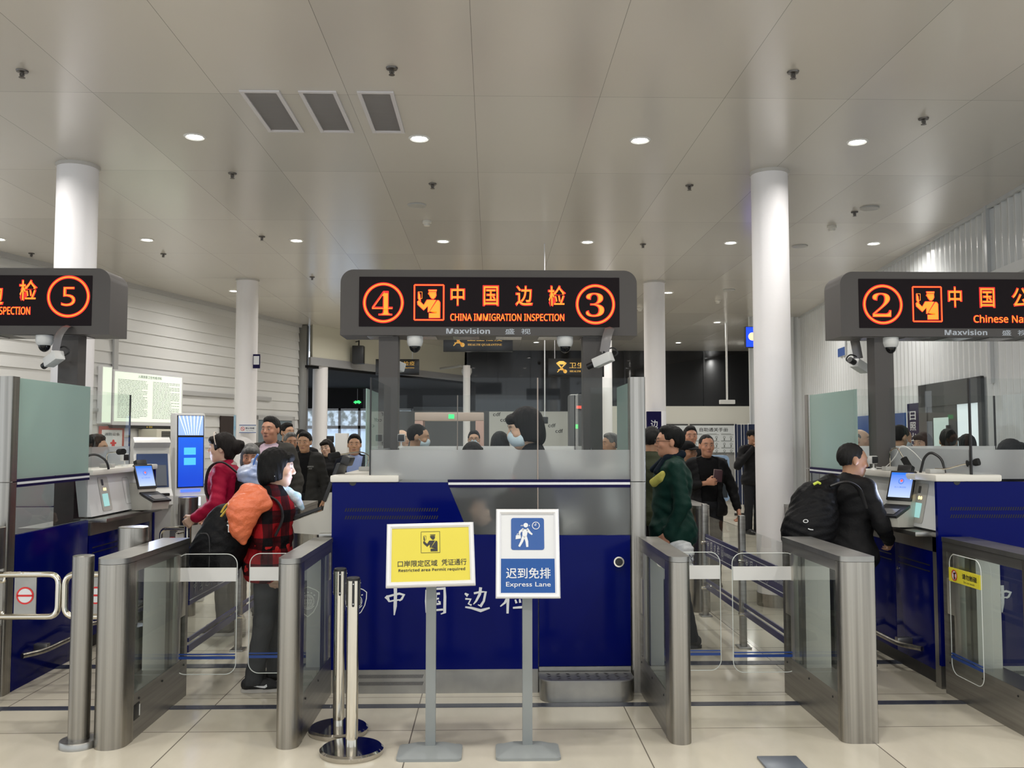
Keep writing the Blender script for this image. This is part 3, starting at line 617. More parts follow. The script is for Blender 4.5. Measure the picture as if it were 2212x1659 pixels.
# ------------------------------------------------------------------ turnstile gates in front of the booths
FILM = mat('white_film', (.72, .72, .71), .5); GSTR = mat('blue_film_stripe', (.01, .05, .25), .4); TRED = mat('prohibition_red', (.65, .03, .03), .4)
GPANE = glass('gate_window_glass', (.86, .88, .87), ior=1.35)
def wing(g, p, dx, dy, L, film, words=None):
    """acrylic leaf hinged at p running along (dx, dy) for L metres"""
    R = Matrix(((dx, -dy, 0, p[0]), (dy, dx, 0, p[1]), (0, 0, 1, 0), (0, 0, 0, 1)))
    w = MB().prism(rrect(0, L, .16, .885, .065, 6), -.005, .005, 'y').xf(R).build('acrylic_wing', ACRYL, g)
    m = MB(); P = rrect(0, L, .16, .885, .065, 8); m.tube([(a, 0, b) for a, b in P], .0026, 6, closed=True); m.xf(R).build('bright_rim', mat('acrylic_rim', (.75, .78, .76), .15), w)
    m = MB(); m.box(.004, L - .004, -.0072, .0072, .72, .802); m.xf(R).build('film_band', film, w)
    m = MB(); m.box(.006, L - .006, -.0068, .0068, .252, .268); m.box(.006, L - .006, -.0068, .0068, .277, .283); m.xf(R).build('film_stripe', GSTR, w)
    return R, w
def gate(x0, x1, y0, y1, label, flat=False, H=.97):
    cx = (x0 + x1) / 2; w = x1 - x0; r = w / 2 - .002
    t = thing('turnstile_gate', label, 'turnstile', (cx, (y0 + y1) / 2, 0), 'steel turnstile gates')
    if flat: rn = .05; out = [(x1, y1), (x0, y1)] + [(x0 + rn - rn * math.cos(a), y0 + rn - rn * math.sin(a)) for a in [i * PI / 12 for i in range(7)]] + [(x1 - .012 + .012 * math.sin(a), y0 + .012 - .012 * math.cos(a)) for a in [i * PI / 8 for i in range(5)]]; d0 = .075
    else: out = [(x1, y1), (x0, y1)] + [(cx - r * math.cos(a), y0 + r - r * math.sin(a)) for a in [i * PI / 16 for i in range(17)]]; d0 = r + .07
    yn = y0 + d0; yf = y1 - .05; e = .004
    nose = [q for q in out if q[1] < y1 - .001]; nose = [(x1, yn), (x0, yn)] + nose
    MB().prism(nose, 0, H - .03).build('nose_column', STEEL, t)
    MB().prism(out, H - .028, H).build('top_cap', PLATE, t)
    tb = MB(); tb.box(x0 + e, x1 - e, yn, y1, H - .085, H - .03); tb.build('top_rail', DSTEEL, t)
    pb = MB(); pb.box(x0 + e, x1 - e, yn, y1, 0, .24); pl_ = pb.build('plinth', DSTEEL, t)
    for xs in (x0 + e - .002, x1 - e + .002):
        for yy in (yn + .08, (yn + y1) / 2, y1 - .06):
            MB().lathe([(.001, -.001), (.006, -.001), (.006, .003)], (xs, yy, .2), 10, 'x').build('screw', BLACKP, pl_)
    MB().box(x0 + e, x1 - e, yf, y1, .24, H - .085).build('end_frame', DSTEEL, t)
    hr = w / 2 - .007; yh = y1 - .055 - hr
    MB().lathe([(hr, .24), (hr, H - .085)], (cx, yh, 0), 28).build('hub_column', BSTEEL, t)
    m = MB(); m.lathe([(hr + .004, .5), (hr + .004, .72)], (cx, yh, 0), 28); m.box(cx - hr - .004, cx + hr + .004, yh, yf + .005, .5, .72, .004); m.build('wing_clamp', BSTEEL, t)
    m = MB()
    for k in range(2): m.box(x0 + .02, x1 - .02, yh - hr - .06 - .075 * k, yh - hr - .01 - .075 * k, .24, H - .085)
    m.build('inner_frame', BSTEEL, t)
    m = MB(); m.box(x0 + e, x0 + e + .005, yn, yh - hr * .7, .24, H - .085); m.box(x1 - e - .005, x1 - e, yn, yh - hr * .7, .24, H - .085); m.build('side_window', GPANE, t)
    return t, cx, yh
g, cx, yh = gate(-2.056, -1.886, 4.76, 5.76, 'steel turnstile gate right of the bollard, square hole low on its side')
o = MB().box(-1.895, -1.8845, 4.92, 5.0, .1, .18, .004).build('side_socket', BLACKP, g); MB().box(-1.8848, -1.8835, 4.985, 4.997, .11, .17).build('socket_lip', WHITEP, o)
wing(g, (cx + .05, yh), 1, 0, .37, FILM)
g, cx, yh = gate(-1.112, -.99, 4.755, 5.76, 'narrow steel turnstile gate just left of the chrome queue posts')
wing(g, (cx - .03, yh), -1, 0, .40, FILM)
g, cx, yh = gate(.94, 1.06, 4.775, 5.76, 'narrow steel turnstile gate against the right end of the middle booth')
R, w_ = wing(g, (cx + .03, yh), 1, 0, .40, FILM)
g, cx, yh = gate(1.848, 2.035, 4.775, 5.74, 'broad flat-nosed steel turnstile gate right of the glass wings', flat=True)
R, w_ = wing(g, (cx - .05, yh), -1, 0, .40, FILM)
g, cx, yh = gate(2.855, 3.04, 4.76, 5.70, 'steel turnstile gate at the right edge with a yellow sticker on its folded wing', flat=True)
R, w_ = wing(g, (2.83, yh), 0, -1, .36, YELL)
m = MB(); rt, up = (0, -1, 0), (0, 0, 1)
m.text('请勿触碰', (2.8225, yh - .245, .77), .165, .033, rt, up, off=.015); m.text('Do not touch', (2.8225, yh - .24, .738), .12, .012, rt, up); m.flat(rrect(-.008, .008, -.025, .015, .006), (2.8225, yh - .075, .762), rt, up, .003)
m.flat([(-.008, .015), (.018, .02), (.018, .012), (.008, .008)], (2.8225, yh - .075, .762), rt, up, .003); m.build('sticker_print', INK, w_, fix=False)
m = MB(); m.ring(.027, .033, (2.8225, yh - .075, .762), rt, up, .004); m.stroke([(-.02, .02), (.02, -.02)], .005, (2.8225, yh - .075, .762), rt, up, .004); m.build('sticker_ring', TRED, w_, fix=False)
m = MB(); m.flat(circ(0, 0, .028, 24), (2.8225, yh - .075, .762), rt, up, .002); m.build('sticker_disc', WMARK, w_, fix=False)
for args, lab, lx in (((-1.88, -1.72, 8.25, 9.1), 'far steel turnstile gate at left beyond the woman in the plaid jacket', -1.719), ((1.85, 2.03, 8.3, 9.15), 'far steel turnstile gate at the end of the right glass partition', 1.849),
                  ((2.765, 2.88, 8.32, 9.2), 'far steel turnstile gate with a yellow sticker below the thick right column', 2.764)):
    g, cx, yh = gate(*args, lab)
    n = 1 if lx < 0 else -1
    m = MB(); m.flat(rrect(-.05, .05, -.06, .06, .004), (lx, args[2] + .34, .78), (0, n, 0), (0, 0, 1), .004); st = m.build('warning_sticker', YELL, g, fix=False)
    m = MB(); m.flat([(0, .035), (.03, -.03), (-.03, -.03)], (lx, args[2] + .34, .78), (0, n, 0), (0, 0, 1), .0055); m.build('sticker_symbol', INK, st, fix=False)
# ------------------------------------------------------------------ manual swing barriers and bollard on the left
def swing(x, y, d, L, label):
    t = thing('swing_barrier', label, 'barrier', (x, y, 0), 'manual swing barriers')
    MB().lathe([(.001, 1.06), (.083, 1.06), (.087, 1.056), (.087, .81), (.001, .81)], (x, y, 0), 36).build('head', STEEL, t)
    MB().lathe([(.035, .47), (.035, .81)], (x, y, 0), 24).build('pivot', CHROME, t)
    MB().lathe([(.08, 0), (.08, .47), (.001, .475)], (x, y, 0), 36).build('base_post', STEEL, t)
    s = x + d * .03
    bar = MB(); bar.tube(fillet([(s, y, .775), (x + d * L, y, .775), (x + d * L, y, .525), (s, y, .525)], .06), .0185, 14); ar = bar.build('arm', CHROME, t)
    a, b = sorted((x + d * .16, x + d * (L - .13)))
    pt = MB().box(a, b, y - .004, y + .004, .54, .76).build('sign_plate', PLATE, ar)
    c = ((a + b) / 2, y - .004, .65)
    m = MB(); m.ring(.042, .052, c, lift=.002); m.flat([(-.045, -.006), (.045, -.006), (.045, .006), (-.045, .006)], c, lift=.002); m.build('no_entry_ring', TRED, ar, fix=False)
    m = MB(); m.flat(circ(0, 0, .043, 32), c, lift=.001); m.build('no_entry_disc', WMARK, ar, fix=False)
    for zz in (.74, .56): 
        m = MB(); m.tube(fillet([(s, y, zz), (x + d * .1, y, zz - .012), (x + d * .1, y, .775 if zz > .6 else .525)], .03), .009, 8); m.build('hook', CHROME, ar)
swing(-3.02, 5.56, 1, .42, 'manual swing barrier post with a red no-entry sign at the left edge')
swing(-2.16, 5.56, -1, .40, 'manual swing barrier post half hidden behind the left turnstile gate, with a red no-entry sign')
t = thing('bollard', 'free-standing round steel bollard on a flange at the lower left', 'bollard', (-2.137, 4.84, 0))
MB().lathe([(.053, .03), (.053, .978), (.05, .981), (.001, .981)], (-2.137, 4.84, 0), 40).build('post', STEEL, t)
MB().lathe([(.001, .0), (.094, 0), (.094, .03), (.09, .036), (.001, .036)], (-2.137, 4.84, 0), 40).build('flange', PLATE, t)
# ------------------------------------------------------------------ chrome queue posts
def stanchion(x, y, h, label):
    t = thing('queue_post', label, 'queue post', (x, y, 0), 'chrome queue posts')
    MB().lathe([(.001, 0), (.158, 0), (.161, .006), (.161, .024), (.15, .033), (.05, .038), (.001, .038)], (x, y, 0), 48).build('base', mat('dark_chrome', (.5, .48, .45), .08, 1), t)
    MB().lathe([(.031, .036), (.031, h - .0)], (x, y, 0), 36).build('pole', CHROME, t)
    MB().lathe([(.001, h), (.034, h), (.034, h + .012), (.03, h + .016), (.001, h + .016)], (x, y, 0), 36).build('cap', BLACKP, t)
    for a in (-PI / 2 + .15, PI, 0.2):
        c = Vector((x + .0305 * math.cos(a), y + .0305 * math.sin(a), 0)); R = Matrix.Translation(c) @ Matrix.Rotation(a, 4, 'Z')
        s = MB().prism(rrect(-.0065, .0065, h - .13, h + .002, .006), -.004, .006, 'x').xf(R).build('belt_slot', BLACKP, t)
        for zz in (h - .115, h - .015): MB().lathe([(.001, .008), (.003, .0075), (.003, .005)], (0, 0, zz), 10, 'x').xf(R).build('slot_screw', WMARK, s)
stanchion(-.703, 4.70, .868, 'chrome queue post without belt, the nearer of the two')
stanchion(-.825, 5.03, .868, 'chrome queue post without belt, the farther of the two, by the gate')
# ------------------------------------------------------------------ sign stands
def stand(x, y, w, h, zc, tilt, yaw, label, deco, roll=0):
    t = thing('sign_stand', label, 'sign stand', (x, y, 0), 'framed signs on grey floor stands')
    m = MB(); m.prism(rrect(x - .162, x + .162, y - .115, y + .115, .03), 0, .012)
    lo = rrect(x - .155, x + .155, y - .108, y + .108, .025); hi = [(x + (a - x) * .5, y + (b - y) * .35 + .04) for a, b in lo]
    m.rings([[(a, b, .012) for a, b in lo], [(a, b, .034) for a, b in hi]]); m.build('base', GREYP, t)
    MB().box(x - .0255, x + .0255, y + .02, y + .06, .02, zc - .02, .003).build('pole', GREYP, t)
    M = Matrix.Translation((x, y - .03, zc)) @ Matrix.Rotation(yaw, 4, 'Z') @ Matrix.Rotation(-tilt, 4, 'X') @ Matrix.Rotation(roll, 4, 'Y')
    fr = MB(); q0 = [(-w / 2, -h / 2), (w / 2, -h / 2), (w / 2, h / 2), (-w / 2, h / 2)]; f = .026
    prof = [(0, .012), (0, -.004), (.006, -.012), (.018, -.012), (f, -.004), (f, .004)]
    R = []
    for (sx, sy) in ((-1, -1), (1, -1), (1, 1), (-1, 1)): R.append([(sx * (w / 2 - i), d_, sy * (h / 2 - i)) for i, d_ in prof])
    fr.rings(R, closed=True).xf(M).build('frame', SILV, t, ang=25)
    MB().box(-w / 2 + .01, w / 2 - .01, .002, .012, -h / 2 + .01, h / 2 - .01).xf(M).build('back_plate', GREYP, t)
    deco(t, M, w - 2 * f, h - 2 * f)
def yellow(t, M, w, h):
    p = MB().box(-w / 2, w / 2, -.001, .002, -h / 2, h / 2).xf(M).build('poster', mat('yellow_poster', (.70, .60, .085), .22, spec=.5), t)
    m = MB(); officer(m, (0, -.001, .065), .115, line=.018); m.xf(M).build('officer_pictogram', INK, p, fix=False)
    m = MB(); m.text('口岸限定区域', (-.066, -.001, -.048), .2, .034, off=.008); m.text('凭证通行', (.118, -.001, -.046), .127, .034, off=.008); m.xf(M).build('chinese_lettering', INK, p, fix=False)
    m = MB(); m.text(bold('Restricted area Permit required'), (.006, -.001, -.085), .335, .02); m.xf(M).build('english_lettering', INK, p, fix=False)
def express(t, M, w, h):
    p = MB().box(-w / 2, w / 2, -.001, .002, -h / 2, h / 2).xf(M).build('poster', mat('white_poster', (.68, .69, .7), .3), t)
    m = MB(); m.box(-w / 2, w / 2, -.002, .0, -h / 2, -h / 2 + .172); m.xf(M).build('blue_field', mat('blue_poster', (.02, .09, .32), .1), p)
    m = MB(); m.flat(rrect(-.085, .085, -.083, .083, .012), (0, -.001, .098)); m.xf(M).build('blue_tile', mat('blue_tile', (.02, .09, .32), .25), p, fix=False)
    m = MB(); c = (0, -.001, .098)
    def f(P): m.flat(P, c, lift=.003)
    f([(-.009 + .012 * math.cos(a), .045 + .012 * math.sin(a)) for a in [i * PI / 8 for i in range(16)]])
    for P, w_ in (([(-.012, .024), (-.016, -.014)], [.03, .022]), ([(-.02, .026), (-.04, .01), (-.042, -.008)], [.012, .011, .008]), ([(-.004, .026), (.012, .006), (.024, -.004)], [.014, .011, .008]),
                  ([(-.02, -.012), (-.03, -.04), (-.044, -.066)], [.016, .013, .01]), ([(-.012, -.012), (-.004, -.04), (-.002, -.068)], [.016, .014, .011])): m.stroke(P, w_, c, lift=.003)
    f([(-.06, -.008), (-.036, -.004), (-.034, -.024), (-.062, -.028)]); m.stroke([(-.054, -.008), (-.053, 0), (-.044, .001), (-.043, -.006)], .003, c, lift=.003)
    for x in (-.034, -.027, .008): m.stroke([(x, .04), (x + .003, .046)], .003, c, lift=.003)
    m.ring(.0165, .02, (.043, -.001, .141), lift=.003); m.stroke([(.043, .055), (.043, .043), (.034, .047)], .0035, c, lift=.003)
    m.xf(M).build('late_traveller_pictogram', WMARK, p, fix=False)
    m = MB(); m.text('迟到免排', (.002, -.002, -.103), .225, .054, off=.008); m.xf(M).build('chinese_lettering', WMARK, p, fix=False)
    m = MB(); m.text('Express Lane', (.002, -.002, -.162), .225, .03, off=.004); m.xf(M).build('english_lettering', WMARK, p, fix=False)
stand(-.305, 4.68, .447, .338, 1.005, .50, .05, 'floor stand with a yellow restricted-area notice in a silver frame', yellow, -.02)
stand(.19, 4.68, .325, .455, 1.01, .32, -.02, 'floor stand with a blue and white express lane notice in a silver frame', express)
# ------------------------------------------------------------------ glass lane partitions with blue bands
def partition(x, label, sgn):
    t = thing('glass_partition', label, 'partition', (x, 7.0, 0), 'glass lane partitions')
    ps = (6.95, 8.16)
    for i, y in enumerate(ps):
        p = MB().box(x - .022, x + .022, y - .03, y + .03, 0, 1.0, .003).build('post', DSTEEL, t)
        MB().box(x - .05, x + .05, y - .06, y + .06, 0, .012, .003).build('foot_plate', PLATE, p)
        for zz in (.66, .26): MB().lathe([(.001, -.045), (.016, -.045), (.016, .045), (.001, .045)], (x, y - .055, zz), 14, 'x').build('glass_clamp', CHROME, p)
    for y0, y1 in ((5.80, 6.90), (7.0, 8.11)):
        g_ = MB().box(x - .005, x + .005, y0, y1, .1, .905).build('glass_panel', CLEAR, t)
        m = MB(); m.box(x - .0056, x + .0056, y0 + .002, y1 - .002, .545, .735); bb = m.build('blue_band', mat('partition_blue_film', (.004, .008, .12), .3), g_)
        m = MB(); m.box(x - .0062, x + .0062, y0 + .002, y1 - .002, .70, .706); m.box(x - .0062, x + .0062, y0 + .002, y1 - .002, .572, .578); 
        for side in (-1, 1):
            rt = (0, -side, 0) if True else 0; c0 = (x + side * .0062 * -1, 0, 0)
            n = Vector(rt).cross(Vector((0, 0, 1))); xx = x + n.x * .0058
            s_ = 1 if rt[1] > 0 else -1; base = y0 + .1 if s_ > 0 else y1 - .1
            for k, ch in enumerate('中国边检'): brush(m, ch, (xx, base + s_ * (.0 + .12 * k), .64), .075, rt, (0, 0, 1))
            shield(m, (xx, base + s_ * .49, .64), .1, rt, (0, 0, 1)); m.text('CHINA IMMIGRATION INSPECTION', (xx, base + s_ * .72, .64), .36, .03, rt, (0, 0, 1))
        m.build('band_print', WMARK, g_, fix=False)
        m = MB(); m.box(x - .0056, x + .0056, y0 + .002, y1 - .002, .25, .295); m.box(x - .0056, x + .0056, y0 + .002, y1 - .002, .315, .34); m.build('blue_stripe', MATS['partition_blue_film'], g_)
partition(1.93, 'long glass partition with a navy band right of the man in the green jacket', 1)
partition(-1.90, 'long glass partition with a navy band between the red jacket and the plaid jacket', -1)
# ------------------------------------------------------------------ people: smooth distance fields turned into skin, hair and cloth meshes
class Field:
    def __init__(s, lo, hi, h):
        s.h = h; s.lo = np.array(lo, float); s.n = np.ceil((np.array(hi) - s.lo) / h).astype(int) + 1
        s.D = np.full(tuple(s.n), .5, np.float32)
    def sub(s, lo, hi):
        a = np.clip(np.floor((np.array(lo) - s.lo) / s.h).astype(int), 0, s.n - 1); b = np.clip(np.ceil((np.array(hi) - s.lo) / s.h).astype(int) + 1, 1, s.n)
        if (b <= a).any(): return None
        ax = [(s.lo[i] + np.arange(a[i], b[i]) * s.h).astype(np.float32) for i in range(3)]
        return (slice(a[0], b[0]), slice(a[1], b[1]), slice(a[2], b[2])), ax[0][:, None, None], ax[1][None, :, None], ax[2][None, None, :]
    def _mix(s, sl, d, k, op):
        A = s.D[sl]
        if op == 'u':
            hh = np.clip(.5 + .5 * (A - d) / k, 0, 1); s.D[sl] = A + (d - A) * hh - k * hh * (1 - hh)
        elif op == 's':
            d = -d; hh = np.clip(.5 - .5 * (A - d) / k, 0, 1); s.D[sl] = A + (d - A) * hh + k * hh * (1 - hh)
    def cone(s, a, b, ra, rb, k=.02, op='u', flat=None):
        a = np.array(a, float); b = np.array(b, float); r = max(ra, rb) + k + .03
        g = s.sub(np.minimum(a, b) - r, np.maximum(a, b) + r)
        if g is None: return s
        sl, X, Y, Z = g; d = b - a; L2 = max(1e-9, d @ d)
        t = np.clip(((X - a[0]) * d[0] + (Y - a[1]) * d[1] + (Z - a[2]) * d[2]) / L2, 0, 1)
        dist = np.sqrt((X - a[0] - t * d[0]) ** 2 + (Y - a[1] - t * d[1]) ** 2 + (Z - a[2] - t * d[2]) ** 2) - (ra + (rb - ra) * t)
        s._mix(sl, dist, k, op); return s
    def ell(s, c, r, k=.02, op='u', R=None):
        c = np.array(c, float); r = np.array(r, float); m = r.max() + k + .03
        g = s.sub(c - m, c + m)
        if g is None: return s
        sl, X, Y, Z = g; X = X - c[0]; Y = Y - c[1]; Z = Z - c[2]
        if R is not None: X, Y, Z = (R[0, i] * X + R[1, i] * Y + R[2, i] * Z for i in range(3))
        k0 = np.sqrt((X / r[0]) ** 2 + (Y / r[1]) ** 2 + (Z / r[2]) ** 2); k1 = np.sqrt((X / r[0] ** 2) ** 2 + (Y / r[1] ** 2) ** 2 + (Z / r[2] ** 2) ** 2) + 1e-9
        s._mix(sl, (k0 * (k0 - 1) / k1).astype(np.float32), k, op); return s
    def cut(s, fn, k=.012, lo=None, hi=None):
        """remove where fn(X, Y, Z) < 0"""
        g = s.sub(s.lo if lo is None else lo, s.lo + s.n * s.h if hi is None else hi); sl, X, Y, Z = g
        s._mix(sl, fn(X, Y, Z).astype(np.float32) + 0 * s.D[sl], k, 's'); return s
    def wrinkle(s, amp, f=1., ph=0.):
        sl, X, Y, Z = s.sub(s.lo, s.lo + s.n * s.h)
        m = np.abs(s.D) < .04
        q = np.sin(f * (9 * X + 7 * Z + 5 * Y) + ph) + np.sin(f * (13 * Y - 8 * Z + 4 * X) + 1.7 * ph); w = np.sin(f * (46 * Z + 20 * X + 12 * Y) + ph + 2.6 * q) * (.6 + .4 * np.sin(f * (7 * Z - 9 * X) + 2 * ph)) + .6 * np.sin(f * (71 * Z - 38 * X + 31 * Y) - 2 * q)
        s.D += np.where(m, amp * w / 2., 0).astype(np.float32); return s
    def mesh(s):
        D = s.D; D = np.pad(D, 1, constant_values=.5); n = D.shape; S = D < 0
        c = [S[i:n[0] - 1 + i, j:n[1] - 1 + j, k:n[2] - 1 + k] for i in (0, 1) for j in (0, 1) for k in (0, 1)]
        allin = c[0].copy(); anyin = c[0].copy()
        for q in c[1:]: allin &= q; anyin |= q
        act = anyin & ~allin; idx = np.argwhere(act); ids = np.full(act.shape, -1, np.int32); ids[act] = np.arange(len(idx))
        P = np.zeros((len(idx), 3)); cnt = np.zeros(len(idx))
        offs = [(i, j, k) for i in (0, 1) for j in (0, 1) for k in (0, 1)]; vals = {o: D[idx[:, 0] + o[0], idx[:, 1] + o[1], idx[:, 2] + o[2]] for o in offs}
        for o in offs:
            for ax in range(3):
                if o[ax] == 0:
                    o2 = tuple(1 if q == ax else o[q] for q in range(3)); a, b = vals[o], vals[o2]; m = (a < 0) != (b < 0)
                    t = np.where(m, a / np.where(m, a - b, 1), 0); pt = np.array(o, float)[None, :] + np.zeros((len(idx), 3)); pt[:, ax] += t
                    P[m] += pt[m]; cnt[m] += 1
        V = (idx + P / cnt[:, None] - 1) * s.h + s.lo
        F = []
        for ax in range(3):
            o1, o2 = [q for q in range(3) if q != ax]
            A = [slice(1, -1)] * 3; A[ax] = slice(0, -1); B = list(A); B[ax] = slice(1, None)
            s0 = S[tuple(A)]; s1 = S[tuple(B)]; e = np.argwhere(s0 != s1); st = s0[tuple(e.T)]
            e = e + np.array([0 if q == ax else 1 for q in range(3)])
            def cell(d1, d2):
                q = e.copy(); q[:, o1] -= d1; q[:, o2] -= d2; return ids[q[:, 0], q[:, 1], q[:, 2]]
            Q = np.stack([cell(1, 1), cell(0, 1), cell(0, 0), cell(1, 0)], 1)
            fl = st if ax != 1 else ~st
            Q = np.where(fl[:, None], Q, Q[:, ::-1]); F.append(Q)
        return V, np.concatenate(F)
def np_mesh(name, V, Fq, mats, parent, color=None, M=None, smooth_it=1):
    if len(V) == 0: return None
    for _ in range(smooth_it):
        acc = np.zeros_like(V); cn = np.zeros(len(V))
        for i in range(4):
            j = (i + 1) % 4
            for a_, b_ in ((i, j), (j, i)): np.add.at(acc, Fq[:, a_], V[Fq[:, b_]]); np.add.at(cn, Fq[:, a_], 1)
        V = V * .5 + .5 * acc / np.maximum(cn, 1)[:, None]
    if M is not None:
        A = np.array(M); V = V @ A[:3, :3].T + A[:3, 3]
    o = parent; off = np.zeros(3)
    while o is not None: off += np.array(o.location); o = o.parent
    V = V - off
    me = bpy.data.meshes.new(name); me.vertices.add(len(V)); me.vertices.foreach_set('co', V.astype(np.float32).ravel())
    me.loops.add(len(Fq) * 4); me.loops.foreach_set('vertex_index', Fq.astype(np.int32).ravel())
    me.polygons.add(len(Fq)); me.polygons.foreach_set('loop_start', np.arange(0, len(Fq) * 4, 4, dtype=np.int32))
    me.update(calc_edges=True); me.polygons.foreach_set('use_smooth', np.ones(len(Fq), bool))
    if color is not None:
        at_ = me.color_attributes.new('tone', 'FLOAT_COLOR', 'POINT'); at_.data.foreach_set('color', np.concatenate([color, np.ones((len(V), 1))], 1).astype(np.float32).ravel())
    me.materials.append(mats); me.update()
    o = bpy.data.objects.new(name, me); COL.objects.link(o); o.parent = parent
    return o
def skin_mat():
    m = bpy.data.materials.new('skin'); m.use_nodes = True; nt = m.node_tree; b = nt.nodes['Principled BSDF']; a = nt.nodes.new('ShaderNodeAttribute'); a.attribute_name = 'tone'
    nt.links.new(a.outputs['Color'], b.inputs['Base Color']); b.inputs['Roughness'].default_value = .48
    b.inputs['Subsurface Weight'].default_value = .12; b.inputs['Subsurface Radius'].default_value = (.01, .004, .002); b.inputs['Subsurface Scale'].default_value = .5
    return m
SKIN = skin_mat()
def cloth(name, col, rough=.75, sc=60, st=.25, **k): return mat(name, col, rough, bump=(sc, st), spec=.12, **k)
HAIR = {'black': mat('black_hair', (.004, .004, .004), .6, bump=(120, .5, (1, 1, .2)), spec=.2), 'grey': mat('grey_hair', (.16, .155, .15), .5, bump=(120, .5, (1, 1, .2)), noise=(30, (.05, .05, .05), (1, 1, .3))),
        'dark': mat('dark_greying_hair', (.014, .013, .013), .6, bump=(120, .5, (1, 1, .2)), spec=.2), 'brown': mat('brown_black_hair', (.009, .006, .005), .6, bump=(120, .5, (1, 1, .2)), spec=.2)}
EYEW = mat('eye_white', (.5, .47, .45), .2); IRIS = mat('iris_dark', (.012, .008, .006), .1)
MASKW = mat('blue_white_face_mask', (.55, .66, .74), .7, bump=(50, .2)); GLASSF = mat('spectacle_frame', (.02, .02, .022), .25, .4)
DENIM = cloth('dark_trousers', (.016, .017, .02)); GREYT = cloth('grey_trousers', (.05, .052, .055)); SHOEB = mat('black_shoe_fabric', (.012, .012, .013), .7, bump=(200, .3)); SOLE = mat('white_rubber_sole', (.5, .48, .45), .55)
JBLACK = cloth('black_jacket_cloth', (.010, .010, .011), .6); TBLACK = cloth('black_shirt_cloth', (.007, .007, .008), .8)
FWD = np.array([0, -1., 0])
def rotm(yaw=0, pitch=0, roll=0):
    return np.array(Matrix.Rotation(yaw, 3, 'Z') @ Matrix.Rotation(pitch, 3, 'X') @ Matrix.Rotation(roll, 3, 'Y'))
